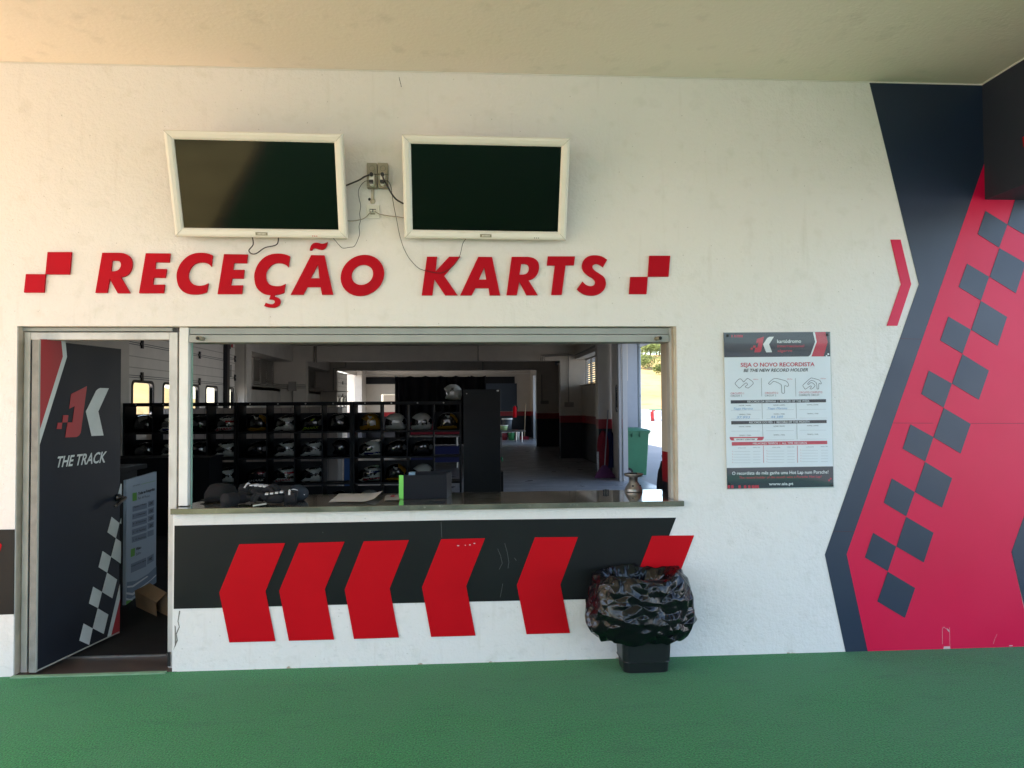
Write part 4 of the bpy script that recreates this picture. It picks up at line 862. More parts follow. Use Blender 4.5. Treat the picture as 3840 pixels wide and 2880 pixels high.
for x, x2 in ((790, 797), (1412, 1418)): line2(m, c9([(x, 838), (x2, 1145)]), 1.6, fp, T3)
for k in range(5):
    for x, y in ((222, 948), (850, 938), (1470, 925)): text(m, '%d.' % (k+1), c9([(x, y+k*50)])[0], c9([(x+18, y+k*50)])[0], 4, fp, T3)
m.build('red_lettering', pred, pos)
m = MB()
text(m, 'kartódromo', c6([(1100, 290)])[0], c6([(1562, 285)])[0], 13, fp, D2-.0004, 0, 0, .012)
text(m, 'RECORDE DA SEMANA  |  RECORD OF THE WEEK', c6([(527, 1440)])[0], c6([(1725, 1427)])[0], 8, fp, D2-.0004); text(m, 'RECORDE DO MÊS  |  RECORD OF THE MONTH', c9([(530, 430)])[0], c9([(1630, 417)])[0], 8, fp, D2-.0004)
text(m, 'MELHORES TEMPOS  |  ALL TIME RECORDS', c9([(600, 814)])[0], c9([(1587, 803)])[0], 7.6, fp, D2-.0004)
text(m, 'O recordista do mês ganha uma Hot Lap num Porsche!', c9([(220, 1370)])[0], c9([(1980, 1343)])[0], 12, fp, D2-.0004, 0, 0, .01)
text(m, 'www.aia.pt', c9([(892, 1560)])[0], c9([(1338, 1553)])[0], 10.5, fp, D2-.0004, 0, 0, .02)
m.build('white_lettering', pwhite, pos)
m = MB()
for y0, xs_ in ((188, ((195, 745), (840, 1345), (1450, 1930))), (348, ((200, 720), (845, 1375), (1455, 1950))), (570, ((205, 720), (840, 1345), (1455, 1940))), (726, ((820, 1350), (1460, 1945)))):
    for i, (a, b) in enumerate(xs_): line2(m, c9([(a, y0-i*8), (b, y0-i*8-4)]), .8, fp, T3)
for k in range(5):
    for x0, x1, y in ((250, 550, 942), (605, 735, 940), (870, 1170, 935), (1230, 1365, 933), (1500, 1785, 921), (1845, 1970, 919)): line2(m, c9([(x0, y+k*51.5), (x1, y+k*51.5-1)]), .8, fp, T3)
m.build('rule_line', pgrey, pos)
m = MB()
text(m, 'Tiago Martins', c9([(245, 178)])[0], c9([(600, 174)])[0], 8, fp, T3, 0, .3); text(m, 'Tiago Martins', c9([(870, 172)])[0], c9([(1230, 168)])[0], 8, fp, T3, 0, .3)
text(m, '37.993', c9([(300, 340)])[0], c9([(545, 338)])[0], 9, fp, T3, 0, .2); text(m, '44.389', c9([(925, 332)])[0], c9([(1150, 330)])[0], 9, fp, T3, 0, .2)
m.build('handwriting', pblue, pos)
m = MB(); quadf(m, cz([(150, 112), (1130, 108), (1163, 1535), (182, 1550)]), fp, -.009); m.build('acrylic_cover', glass, pos)
m = MB()
for x, y in c6([(143, 148), (2052, 133)])+c9([(175, 1530), (2040, 1560)]):
    p = fp(x, y, -.009); m.lathe((p.x, p.y, p.z), [(.0001, 0), (.008, 0), (.008, .003), (.005, .006), (.0001, .006)], 12, axis='Y')
m.build('screw', black, pos)
# ------------------------------------------------------------------ rubbish bin with black liner
bc = Vector((1.075, -.165, 0))
t = thing('waste_bin', 'black plastic waste bin with a crumpled black bag folded over its rim', 'waste bin', bc)
def rr2(w_, d_, r=.04, n=5):
    pts = []
    for sx_, sy_, a0 in ((1, 1, 0), (-1, 1, 90), (-1, -1, 180), (1, -1, 270)):
        pts += [(sx_*(w_-r)+r*math.cos(R(a0+90*k/n)), sy_*(d_-r)+r*math.sin(R(a0+90*k/n))) for k in range(n+1)]
    return pts
m = MB(); lv = [(.0, .128, .092), (.004, .134, .098), (.062, .138, .104), (.066, .146, .112), (.07, .142, .112), (.55, .165, .135), (.55, .155, .125), (.02, .12, .09)]
rings = [[bc+Vector((x, y, z)) for x, y in rr2(a, b)] for z, a, b in lv]; n = len(rings[0]); vs = [p for r_2 in rings for p in r_2]
m.add(vs, [(i*n+k, i*n+(k+1) % n, (i+1)*n+(k+1) % n, (i+1)*n+k) for i in range(len(lv)-1) for k in range(n)]+[tuple(range(n))]); m.build('bin_body', mat('bin_black', (.010, .011, .013), rough=.35), t)
m = MB(); na, nb = 38, 16; rb = random.Random(11)
# outer drape: inside the mouth, up over the rim, down and out into the bulge, back under
prof = [(-.10, .46, .15, .10), (0, .555, .20, .13), (.06, .585, .232, .16), (.14, .57, .258, .18), (.26, .52, .282, .195), (.42, .44, .305, .205), (.56, .37, .322, .205), (.72, .30, .33, .20), (.85, .235, .295, .18), (.94, .19, .235, .15), (1.0, .205, .165, .125)]
def lerp(tt):
    for i in range(len(prof)-1):
        if prof[i][0] <= tt <= prof[i+1][0]:
            k = (tt-prof[i][0])/(prof[i+1][0]-prof[i][0]); k2 = k
            return [prof[i][j]+(prof[i+1][j]-prof[i][j])*k2 for j in (1, 2, 3)]
    return list(prof[-1][1:])
vs = []
def ridged(p, o=4):
    a, s_ = 0., 1.
    for i in range(o):
        a += s_*(1-abs(noise.noise(p*(2**i)))*2.2); s_ *= .5
    return a/1.9
for j in range(nb+1):
    tt = -.1+1.1*j/nb; z, rx, ry = lerp(tt)
    for i in range(na):
        a = 2*math.pi*i/na; ca, sa = math.cos(a), math.sin(a)
        e = 2.6 if tt < .1 else 2.2
        k = (abs(ca)**e+abs(sa)**e)**(-1/e)
        P = Vector((ca*2, sa*2, tt*2.6))
        am = min(1, max(0, (tt+.02)/.35))
        fold = noise.noise(Vector((ca*1.5, sa*1.5, tt*1.6+7)))
        cre = ridged(Vector((ca*1.1+.3*fold, sa*1.1, tt*1.5+2)), 3)
        dr = am*(.034*fold+.020*cre-.006)+.004*ridged(P*1.3, 2)
        hem = max(0, (tt-.72)/.28); dr += hem*.05*noise.noise(Vector((ca*2.2, sa*2.2, 21)))
        x = rx*k*ca+dr*ca; y = ry*k*sa+dr*sa*.8
        z += 0
        zz = z+.028*noise.noise(Vector((ca*1.6, sa*1.6, 9)))*(1.2 if tt < .3 else .7)+.008*ridged(P*1.7+Vector((5, 0, 0)), 2)
        if ca > .5 and .3 < tt: zz += .0
        yy = bc.y-.03+y
        yy = min(yy, -.012-.01*abs(noise.noise(P)))
        jt = .0125 if tt > .05 else .006
        vs.append((bc.x-.030+x+rb.uniform(-jt, jt), min(yy+rb.uniform(-jt, jt), -.01), zz+rb.uniform(-jt, jt)))
m.add(vs, [(j*na+i, j*na+(i+1) % na, (j+1)*na+(i+1) % na, (j+1)*na+i) for j in range(nb) for i in range(na)]); bg_ = m.build('bin_bag', bagm, t, smooth=True)
bmm = bmesh.new(); bmm.from_mesh(bg_.data); bmesh.ops.triangulate(bmm, faces=bmm.faces); cl_ = bmm.edges.layers.float.new('crease_edge')
for e_ in bmm.edges: e_[cl_] = rb.choice((.25, .5, .75, .85))
bmm.to_mesh(bg_.data); bmm.free(); md_ = bg_.modifiers.new('folds', 'SUBSURF'); md_.levels = 3; md_.render_levels = 3
for p_ in bg_.data.polygons: p_.use_smooth = True
# ------------------------------------------------------------------ things on the counter
Zc = ZS
t = thing('display_box', 'open dark grey box with a bright green left edge on the counter', 'box', (-.25, .25, Zc))
q0, q1, q2 = FL(1513, 1873, Zc), FL(1675, 1870, Zc), FL(1690, 1861, Zc); hb_ = .155
dv = Vector((.03, .16, 0)); A0 = Vector((q0.x, q0.y, 0)); A1 = Vector((q1.x, q1.y, 0))
def wallb(mb, a, b, z0, z1, th, mi=0):
    d = (b-a).normalized(); n_ = Vector((-d.y, d.x, 0))*th; mb.add([Vector((p.x, p.y, z)) for z in (z0, z1) for p in (a, b, b+n_, a+n_)], [(0, 3, 2, 1), (4, 5, 6, 7), (0, 1, 5, 4), (1, 2, 6, 5), (2, 3, 7, 6), (3, 0, 4, 7)], mi)
m = MB(); z0 = Zc+.001
wallb(m, A0, A1, z0, z0+hb_, .004); m.build('front_board', darkgrey, t)
m = MB(); wallb(m, A1+Vector((.0005, 0, 0)), A1+dv, z0, z0+hb_+.006, .004); wallb(m, A0+dv, A1+dv-Vector((.004, 0, 0)), z0, z0+hb_+.01, .004); wallb(m, A0+Vector((.0, .005, 0)), A0+dv-Vector((0, .001, 0)), z0, z0+hb_, .003); m.add([Vector((p.x, p.y, z0+.002)) for p in (A0, A1, A1+dv, A0+dv)], [(0, 1, 2, 3)]); m.build('side_board', darkgrey, t)
m = MB(); wallb(m, A0+Vector((-.03, .012, 0)), A0+Vector((-.0005, -.0015, 0)), z0, z0+hb_, .003); m.build('green_edge', limeg, t)
m = MB(); m.box((A0.x+.03, A0.y+.05, z0+.003), (A0.x+.07, A0.y+.1, z0+hb_+.014)); m.build('card_stack', mat('blue_print', (.16, .26, .36)), t)
def sheet(pts, z, nm, m_, label, cat, wave=.004):
    P = [FL(x, y, Zc) for x, y in pts]; m = MB(); n_ = 12
    for lay in range(3):
        vs = []
        for j in range(n_+1):
            for i in range(n_+1):
                a, b = i/n_, j/n_; p = (P[0]*(1-a)+P[1]*a)*(1-b)+(P[3]*(1-a)+P[2]*a)*b
                vs.append(Vector((p.x+lay*.004, p.y-lay*.003, Zc+.0015+z+lay*.0025+wave*abs(noise.noise(Vector((p.x*6, p.y*6, lay*.4))))+(wave*3*(a-.8 if a > .8 else 0)*5))))
        m.add(vs, [(j*(n_+1)+i, j*(n_+1)+i+1, (j+1)*(n_+1)+i+1, (j+1)*(n_+1)+i) for j in range(n_) for i in range(n_)])
    return tag(m.build(nm, m_, smooth=True), label, cat)
sheet([(1230, 1886), (1400, 1884), (1434, 1853), (1268, 1855)], 0, 'paper_stack', paper, 'curled stack of white papers lying on the counter', 'papers', .006)
o = sheet([(1440, 1878), (1493, 1877), (1495, 1858), (1446, 1859)], 0, 'leaflet', mat('leaflet_grey', (.45, .43, .42), rough=.5), 'thin printed leaflet between the papers and the grey box', 'leaflet', .001)
m = MB()
for pts in ([(1462, 1870), (1478, 1869), (1482, 1862), (1468, 1863)],): m.add([FL(x, y, Zc)+Vector((0, 0, .0105)) for x, y in pts], [(0, 1, 2, 3)])
b_o = m.build('leaflet_print', pred, o)
# wheel hub
p = FL(2376, 1843, Zc)
t = thing('wheel_rim', 'worn metal kart wheel rim standing on the right end of the counter', 'wheel rim', (p.x, p.y, Zc))
m = MB(); m.lathe((p.x, p.y, Zc+.001), [(.03, 0), (.062, 0), (.064, .006), (.060, .010), (.062, .016), (.058, .022), (.045, .045), (.030, .068), (.021, .078), (.020, .092), (.026, .098), (.050, .103), (.060, .108), (.066, .118), (.067, .124), (.064, .124), (.058, .114), (.03, .108), (.028, .05), (.028, 0)], 48, close=False); m.build('rim_body', rimm, t, smooth=True)
m = MB(); m.lathe((p.x, p.y, Zc+.11), [(.0001, 0), (.026, 0), (.026, .018), (.0001, .018)], 24); m.build('hub_insert', rubber, t)
m = MB()
for a in (-70, 10): 
    d = Vector((math.cos(R(a-40)), math.sin(R(a-40)), 0)); q = p+d*.046; m.lathe((q.x, q.y, Zc+.043), [(.0001, 0), (.007, 0), (.007, .006), (.0001, .006)], 12, axis='Y')
m.build('rim_hole', black, t)
def rimsurf(u, v, d):
    pr = [(.045, .045), (.030, .068)]; hgt = v; rad = .062-(hgt-.012)*.57
    a = R(-115)+u/.045; return Vector((p.x+(rad+.001)*math.cos(a), p.y+(rad+.001)*math.sin(a), Zc+hgt))
m = MB(); text(m, '25', (0.0, .040), (.024, .040), .012, lambda u, v, d: rimsurf(u, v, d), 0, 0, .2, .03, up=(0, 1)); m.build('marking', black, t)
p = FL(2272, 1848, Zc)
t = thing('spring_clip', 'tiny black clip lying on the counter left of the wheel rim', 'clip', (p.x, p.y, Zc))
m = MB(); m.box((p.x-.018, p.y-.012, Zc+.001), (p.x-.012, p.y+.012, Zc+.02)); m.box((p.x-.003, p.y-.012, Zc+.001), (p.x+.003, p.y+.012, Zc+.024)); m.box((p.x+.012, p.y-.012, Zc+.001), (p.x+.018, p.y+.012, Zc+.02)); m.box((p.x-.022, p.y-.004, Zc+.018), (p.x+.022, p.y+.004, Zc+.022)); m.build('clip_body', black, t, bevel=.001)
# cap
def blob(mb, c, rx, ry, rz, nz=.1, seed=0, n=28, mi=0, flat=True, rot=0.):
    vs = []; fs = []; c = Vector(c); n2 = n//2
    for j in range(n2+1):
        ph = -math.pi/2+math.pi*j/n2
        for i in range(n):
            a = 2*math.pi*i/n; d = Vector((math.cos(ph)*math.cos(a), math.cos(ph)*math.sin(a), math.sin(ph)))
            k = 1+nz*noise.noise(d*1.8+Vector((seed, 0, 0)))+nz*.4*noise.noise(d*5+Vector((seed, 3, 0)))
            q = Vector((d.x*rx*k, d.y*ry*k, d.z*rz*k))
            q = Vector((q.x*math.cos(rot)-q.y*math.sin(rot), q.x*math.sin(rot)+q.y*math.cos(rot), q.z))+c
            if flat: q.z = max(q.z, Zc+.0015)
            vs.append(q)
    for j in range(n2): fs += [(j*n+i, j*n+(i+1) % n, (j+1)*n+(i+1) % n, (j+1)*n+i) for i in range(n)]
    mb.add(vs, fs, mi)
pc_ = FL(835, 1872, Zc); pc_ = Vector((pc_.x, .36, Zc))
t = thing('cap', 'dark grey cloth cap lying at the left end of the counter', 'cap', pc_)
m = MB(); blob(m, pc_+Vector((0.0, 0, .035)), .105, .09, .075, .12, 2); m.build('cap_crown', greycloth, t, smooth=True)
m = MB(); blob(m, pc_+Vector((-.02, -.10, .012)), .075, .05, .010, .1, 5); m.build('cap_brim', blackcloth, t, smooth=True)
def glove(loc, ang, label, scale=1., white_=True):
    t = thing('racing_glove', label, 'glove', loc, 'racing gloves on the counter'); c_, s_ = math.cos(ang), math.sin(ang)
    L_ = lambda x, y, z: Vector(loc)+Vector((x*c_-y*s_, x*s_+y*c_, z))*scale
    m = MB(); blob(m, L_(0, 0, .03), .06*scale, .045*scale, .028*scale, .15, ang, rot=ang)
    m.build('palm', blackcloth, t, smooth=True)
    for k, (y, ln, b) in enumerate(((-.030, .065, .012), (-.010, .078, .026), (.010, .073, .030), (.028, .058, .020))):
        m = MB(); m.tube([L_(.045, y, .03), L_(.045+ln*.5, y*1.15, .04+b*.6), L_(.045+ln*.85, y*1.2, .028+b*.3), L_(.045+ln, y*1.25, .014)], [.013*scale, .012*scale, .011*scale, .007*scale], 10, smooth=3); m.build('finger', blackcloth, t, smooth=True)
    m = MB(); m.tube([L_(-.01, -.04, .03), L_(.03, -.075, .028), L_(.055, -.085, .014)], [.014*scale, .013*scale, .008*scale], 10, smooth=3); m.build('thumb', blackcloth, t, smooth=True)
    m = MB(); m.tube([L_(-.045, 0, .03), L_(-.075, 0, .028), L_(-.105, 0, .026)], [.034*scale, .036*scale, .038*scale], 14, smooth=2); m.build('cuff', blackcloth, t, smooth=True)
    if white_:
        m = MB()
        for k in range(4): m.obox(L_(-.03+k*.024, -.002+.004*k, .060-.002*k), (c_, s_, 0), (-s_, c_, 0), (0, 0, 1), .008*scale, .030*scale, .0035*scale)
        m.tube([L_(-.07, -.03, .045), L_(-.07, 0, .066), L_(-.07, .03, .045)], .006*scale, 6, smooth=3); m.build('white_patch', whitecloth, t, smooth=False)
    return t
glove((-1.29, .20, Zc+.038), R(-20), 'black racing glove with white knuckle patches, top of the pile beside the cap', 1.2)
glove((-1.17, .12, Zc+.001), R(190), 'black racing glove with white patches, lying nearest the counter front', 1.2)
glove((-1.38, .14, Zc+.001), R(60), 'all black racing glove under the pile beside the cap', 1.25, False)
pm = Vector((-1.065, .26, Zc))
t = thing('knit_hat', 'rounded navy hat with a white curved stripe at the right of the gloves', 'hat', pm)
m = MB(); blob(m, pm+Vector((0, 0, .046)), .070, .06, .056, .08, 8, flat=True); m.build('hat_body', mat('navy_cloth', (.010, .016, .026), rough=.8), t, smooth=True)
m = MB(); m.tube([pm+Vector((-.05, -.03, .06)), pm+Vector((-.02, -.045, .078)), pm+Vector((.02, -.05, .066)), pm+Vector((.052, -.036, .04))], .0035, 6, smooth=4); m.build('hat_stripe', whitecloth, t, smooth=True)
m = MB(); a0 = Vector((-1.235, .0, Zc+.012)); m.obox(a0, (1, .25, .12), (-.25, 1, 0), (0, 0, 1), .04, .012, .006, 0); m.obox(a0+Vector((0, 0, .0065)), (1, .25, .12), (-.25, 1, 0), (0, 0, 1), .032, .008, .002, 1)
tag(m.build('wrist_strap', [steel, darkgrey], bevel=.002), 'small metal buckle strap in front of the gloves on the counter', 'strap')
# ------------------------------------------------------------------ sign board inside the doorway
sA = FL(471, 2272, 0); sB = Vector((-2.765, 2.3, 0)); 
sx_ = (sB-sA); SL = sx_.length; sx_.normalize(); sn = Vector((sx_.y, -sx_.x, 0))
if (EYEP-sA).dot(sn) < 0: sn = -sn
t = thing('price_board', 'white photo price board with green icons just inside the door', 'sign board', (sA.x, sA.y, 0))
ZB = 1.0
m = MB(); cc = sA+sx_*(SL/2); m.obox((cc.x-sn.x*.012, cc.y-sn.y*.012, ZB/2+.002), sx_, sn, (0, 0, 1), SL/2, .011, ZB/2); m.build('board', signw, t)
def sm(u, v, d):
    r0 = ray(u, v); tt_ = (sA-EYEP).dot(sn)/r0.dot(sn); return EYEP+r0*tt_-sn*d
c2 = lambda p: crop(p, 2.37, 260, 1780)
m = MB()
for (x0, y0, x1, y1, h) in ((560, 283, 688, 250, 48), (697, 240, 753, 222, 50), (558, 352, 688, 316, 48), (697, 305, 752, 286, 50), (556, 420, 688, 382, 48), (696, 370, 751, 350, 50), (554, 490, 686, 448, 48), (694, 435, 750, 415, 50), (553, 555, 686, 512, 52), (692, 505, 748, 485, 50), (545, 795, 682, 735, 80), (690, 735, 748, 700, 65)):
    quadf(m, c2([(x0, y0), (x1, y1), (x1, y1+h), (x0, y0+h)]), sm, -.0015)
m.build('grey_box', mat('sign_grey', (.22, .27, .35), rough=.6), t)
m = MB(); quadf(m, c2([(560, 165), (598, 157), (598, 228), (560, 237)]), sm, -.0016); quadf(m, c2([(545, 665), (582, 650), (580, 718), (543, 735)]), sm, -.0016); line2(m, c2([(636, 86), (762, 54)]), 1.2, sm, -.0016)
quadf(m, c2([(503, 1125), (545, 1110), (570, 1115), (503, 1160)]), sm, -.0016); m.build('green_icon', pgreen, t)
m = MB()
def st(s_, a, b, h, off=.02, shear=.15): text(m, s_, c2([a])[0], c2([b])[0], h, sm, -.0025, 0, shear, off)
st('FOTO MULTIMÉDIA', (563, 108), (628, 92), 5, .0); st('Todas as Fotografias', (610, 180), (757, 138), 10, .03); st('Pack All Photos', (606, 222), (712, 196), 9, 0)
for s_, y in (('1 Pessoa / 1 Photo', 300), ('2 - 3 Pessoas', 378), ('4 - 8 Pessoas', 445), ('9 - 15 Pessoas', 520), ('+ 15 Pessoas', 590)): st(s_, (562, y), (676, y-34), 6, .01)
for s_, y in (('10€', 270), ('15€', 338), ('20€', 402), ('25€', 468)): st(s_, (708, y), (740, y-8), 10, .04)
st('Vídeo', (590, 672), (637, 655), 10, .03); st('GoPro', (590, 720), (634, 702), 9, 0); st('Utilização GoPro no Capacete', (548, 822), (680, 765), 6, .01); st('10€', (702, 765), (733, 755), 10, .04)
m.build('lettering', ptext, t)
m = MB()
for a, b in (((505, 1050), (770, 850)), ((505, 1100), (600, 1060))): pass
m.add([sm(*p, -.0012) for p in c2([(510, 955), (600, 940), (700, 880), (772, 815), (772, 960), (640, 1040), (505, 1125)])], [(0, 1, 2, 3, 4, 5, 6)]); m.build('diagonal_field', mat('sign_slate', (.20, .26, .34), rough=.6), t)  # diagonal printed in dull slate blue
m = MB()
for q in ([(512, 990), (560, 985), (690, 900), (700, 905), (565, 1000), (512, 1005)], [(505, 1045), (560, 1052), (720, 935), (770, 885), (770, 900), (565, 1072), (505, 1062)], [(503, 1098), (560, 1108), (562, 1118), (503, 1112)]): m.prism([c2(q)], sm, -.0022, -.0014)
m.build('white_diagonal', pwhite, t)
# folded cardboard on the floor
p0, p1, p2, p3 = Vector((-2.58, 1.42, .17)), Vector((-2.38, 1.30, .10)), Vector((-2.15, 1.62, .12)), Vector((-2.36, 1.80, .2))
P = [FL(505, 2215, .14), FL(562, 2186, .22), FL(624, 2222, .20), FL(585, 2258, .12)]
m = MB(); m.add(P+[p_+Vector((0, 0, -.004)) for p_ in P], [(0, 1, 2, 3), (7, 6, 5, 4), (0, 3, 7, 4), (1, 5, 6, 2), (0, 4, 5, 1), (3, 2, 6, 7)])
P2 = [P[0], P[3], Vector((P[3].x+.0, P[3].y+.02, .007)), Vector((P[0].x, P[0].y+.03, .007))]; m.add(P2, [(0, 1, 2, 3)]); P3 = [P[1], P[2], Vector((P[2].x, P[2].y+.05, .007)), Vector((P[1].x, P[1].y+.05, .007))]; m.add(P3, [(0, 1, 2, 3)])
tag(m.build('cardboard_flap', card, recalc=False), 'open brown cardboard box flap on the floor in front of the price board', 'cardboard')
# dark reception desk behind the door leaf
m0 = thing('reception_desk', 'dark side desk behind the open door and the price board', 'desk', (-3.0, 3.0, 0))
m = MB(); m.box((-3.9, 1.9, 1.02), (-2.93, 2.5, 1.06)); m.build('desk_top', blackm, m0, bevel=.004)
m = MB(); m.box((-3.85, 1.95, .007), (-3.0, 2.45, 1.018)); m.build('desk_body', blackm, m0)
t = thing('low_cupboard', 'low dark cupboard in front of the left helmet rack', 'cupboard', (-3.9, 4.9, 0))
a = W(785, 1715, 4.8); m = MB(); m.box((-4.5, 4.8, .007), (a.x, 5.3, a.z-.02)); m.build('cupboard_body', blackm, t); m = MB(); m.box((-4.52, 4.78, a.z-.019), (a.x+.01, 5.32, a.z)); m.build('cupboard_top', blackm, t)
# ------------------------------------------------------------------ helmets
def silhouette(pts, n=96):
    c_ = (0., 0.); out = []
    P = [Vector(p) for p in pts]
    for k in range(n):
        a = 2*math.pi*k/n; d = Vector((math.cos(a), math.sin(a))); best = .1
        for i in range(len(P)):
            p, q = P[i], P[(i+1) % len(P)]; e = q-p; den = d.x*e.y-d.y*e.x
            if abs(den) < 1e-9: continue
            tt_ = (p.x*e.y-p.y*e.x)/den; s_ = (p.x*d.y-p.y*d.x)/den
            if tt_ > 0 and -1e-6 <= s_ <= 1+1e-6: best = tt_
        out.append(best)
    return [sum(out[(k+j) % n]*w_ for j, w_ in ((-1, .25), (0, .5), (1, .25))) for k in range(n)]
def inside(pt, poly):
    x, y = pt; r = False; n = len(poly)
    for i in range(n):
        x1, y1 = poly[i]; x2, y2 = poly[(i+1) % n]
        if (y1 > y) != (y2 > y) and x < (x2-x1)*(y-y1)/(y2-y1)+x1: r = not r
    return r
HS = .34/430.            # helmet crop pixels -> metres
def hp(pts, cx=440, cz_=715): return [((x-cx)*HS, -(y-cz_)*HS) for x, y in pts]
PEAK = hp([(235, 700), (262, 655), (330, 625), (400, 600), (460, 577), (530, 572), (590, 595), (628, 655), (640, 730), (630, 800), (612, 856), (415, 856), (285, 862), (238, 838), (222, 780)])
PEAKV = hp([(200, 600), (330, 622), (385, 652), (450, 672), (476, 705), (476, 735), (462, 758), (430, 772), (345, 778), (285, 815), (200, 830)])
CLAS = hp([(252, 700), (275, 630), (340, 580), (430, 560), (520, 565), (590, 610), (630, 680), (640, 760), (622, 850), (540, 868), (300, 866), (250, 850), (240, 790)])
CLASV = hp([(200, 640), (290, 655), (380, 690), (410, 720), (412, 745), (385, 775), (270, 785), (200, 800)])
OPENP = hp([(300, 640), (360, 590), (430, 562), (520, 565), (590, 610), (630, 680), (636, 760), (610, 850), (520, 868), (400, 850), (330, 830), (320, 800), (350, 760), (340, 700)])
OPENV = hp([(200, 660), (330, 690), (385, 720), (370, 770), (320, 800), (200, 800)])
def helmet(label, kind='peak', base=hw, accents=(), txt=None, txtm=None, visor=hvis, peak=True):
    sil, vis = {'peak': (PEAK, PEAKV), 'classic': (CLAS, CLASV), 'open': (OPENP, OPENV)}[kind]
    n = 96; Rr = silhouette(sil, n); hwid = .118; rings = 20
    t = thing('helmet', label, 'helmet', (0, 0, 0)); zmin = min(p[1] for p in sil)
    def pt(k, j):
        ph = -math.pi/2+math.pi*j/rings; a = 2*math.pi*k/n; rr = Rr[k % n]*math.cos(ph)**.75 if abs(ph) < math.pi/2-1e-6 else 0
        return Vector((rr*math.cos(a), hwid*math.sin(ph), rr*math.sin(a)-zmin))
    sh = MB(); vi = MB(); mats_ = [base]+[a[0] for a in accents]
    for j in range(rings):
        for k in range(n):
            q = [pt(k, j), pt(k+1, j), pt(k+1, j+1), pt(k, j+1)]; c_ = sum(q, Vector())/4
            xz = (c_.x, c_.z+zmin)
            if inside(xz, vis):
                vi.add([Vector((p.x*.97+.002, p.y*.97, p.z)) for p in q], [(0, 1, 2, 3)])
            else:
                mi = 0
                for ai, (am, poly) in enumerate(accents):
                    if any(inside(xz, pl_) for pl_ in poly): mi = ai+1
                sh.add(q, [(0, 1, 2, 3)], mi)
    sh.build('shell', mats_, t, smooth=True, local=True); vi.build('visor', visor, t, smooth=True, local=True)
    if kind == 'peak' and peak:
        m = MB()
        if True:
            pr_ = hp([(405, 606), (470, 585), (540, 568), (600, 560), (628, 585), (590, 600), (520, 600), (450, 618)])
            m.prism([pr_], lambda u, v, d: Vector((u, d, v-zmin)), -.06, .06)
        m.build('spoiler', hk, t, local=True)
    if txt:
        def surf(u, v, d):
            a = math.atan2(v, u) % (2*math.pi); k = a/(2*math.pi)*n; r0 = Rr[int(k) % n]*(1-k % 1)+Rr[(int(k)+1) % n]*(k % 1)
            rho = min(.98, math.hypot(u, v)/r0); c_ = rho**(1/.75); return Vector((u, -hwid*math.sqrt(max(0, 1-c_*c_))-.003, v-zmin))
        m = MB(); a, b = hp([(300, 838), (590, 812)]); text(m, txt, a, b, 38*HS, surf, 0, 0, .35, .03, up=(0, 1)); m.build('lettering', txtm or hk, t, local=True)
    return t
HEART = hp([(505, 690), (535, 684), (558, 690), (562, 715), (545, 738), (520, 745), (503, 720)])
VENT = hp([(575, 700), (600, 662), (632, 665), (650, 700), (650, 740), (625, 762), (592, 758)])
CUT = hp([(285, 862), (430, 832), (410, 862), (400, 880), (280, 880)])
CROWN = hp([(400, 590), (470, 560), (560, 560), (625, 600), (560, 612), (480, 622), (420, 640)])
RS = hp([(380, 690), (480, 668), (560, 660), (640, 668), (640, 690), (520, 700), (450, 700)])
BS = hp([(330, 800), (450, 790), (600, 775), (630, 800), (480, 820), (340, 838)])
YL1 = hp([(480, 560), (600, 570), (640, 660), (600, 740), (560, 660), (500, 620)]); YL2 = hp([(240, 860), (250, 810), (380, 800), (600, 790), (620, 850), (500, 868)]); YL3 = hp([(400, 600), (480, 620), (470, 660), (430, 640)])
SIDEDK = hp([(440, 760), (455, 700), (500, 670), (550, 690), (560, 730), (530, 770), (470, 785)])
LIMES = hp([(380, 690), (480, 640), (520, 650), (450, 700)]); LIME2 = hp([(255, 860), (330, 800), (350, 800), (300, 862)]); DISC = hp([(570, 680), (605, 660), (635, 690), (635, 735), (600, 755), (572, 730)])
X0s = [W(p_, 1508, 5.9).x for p_ in (459, 887, 1320, 1731)]
protos = dict(
 white=lambda l: helmet(l, 'peak', hw, [(hk, [HEART, VENT, CUT, CROWN])]),
 wred=lambda l: helmet(l, 'peak', hw, [(hk, [CUT, CROWN, HEART, hp([(440, 760), (600, 740), (640, 760), (600, 775), (470, 780)])]), (hr, [RS])], 'SHARK', hr),
 wblue=lambda l: helmet(l, 'peak', hw, [(hk, [CUT, CROWN, HEART]), (hb, [RS]), (hr, [BS])], 'SHARK', hk),
 blackt=lambda l: helmet(l, 'peak', hk, [(hr, [RS]), (hgr, [DISC])], 'SHARK', hw),
 black=lambda l: helmet(l, 'peak', hk, [(hgr, [DISC])]),
 lime=lambda l: helmet(l, 'peak', hk, [(hl, [LIMES, LIME2]), (hgr, [DISC])], 'SHARK', hl),
 yellow=lambda l: helmet(l, 'classic', hk, [(hy, [YL1, YL2]), (hw, [YL3])]),
 yellowhite=lambda l: helmet(l, 'classic', hy, [(hw, [SIDEDK, YL3]), (hk, [CUT, hp([(560, 560), (640, 640), (640, 720), (590, 640)])])]),
 classic=lambda l: helmet(l, 'classic', hw, [(hk, [VENT])]),
 whitedark=lambda l: helmet(l, 'classic', hw, [(hk, [SIDEDK, VENT])]),
 blueline=lambda l: helmet(l, 'peak', hw, [(hb, [BS]), (hk, [CUT])]),
 openblack=lambda l: helmet(l, 'open', hk, []),
 halfwhite=lambda l: helmet(l, 'classic', hk, [(hgr, [hp([(400, 600), (520, 580), (560, 620), (470, 650), (430, 700)])])]),
)
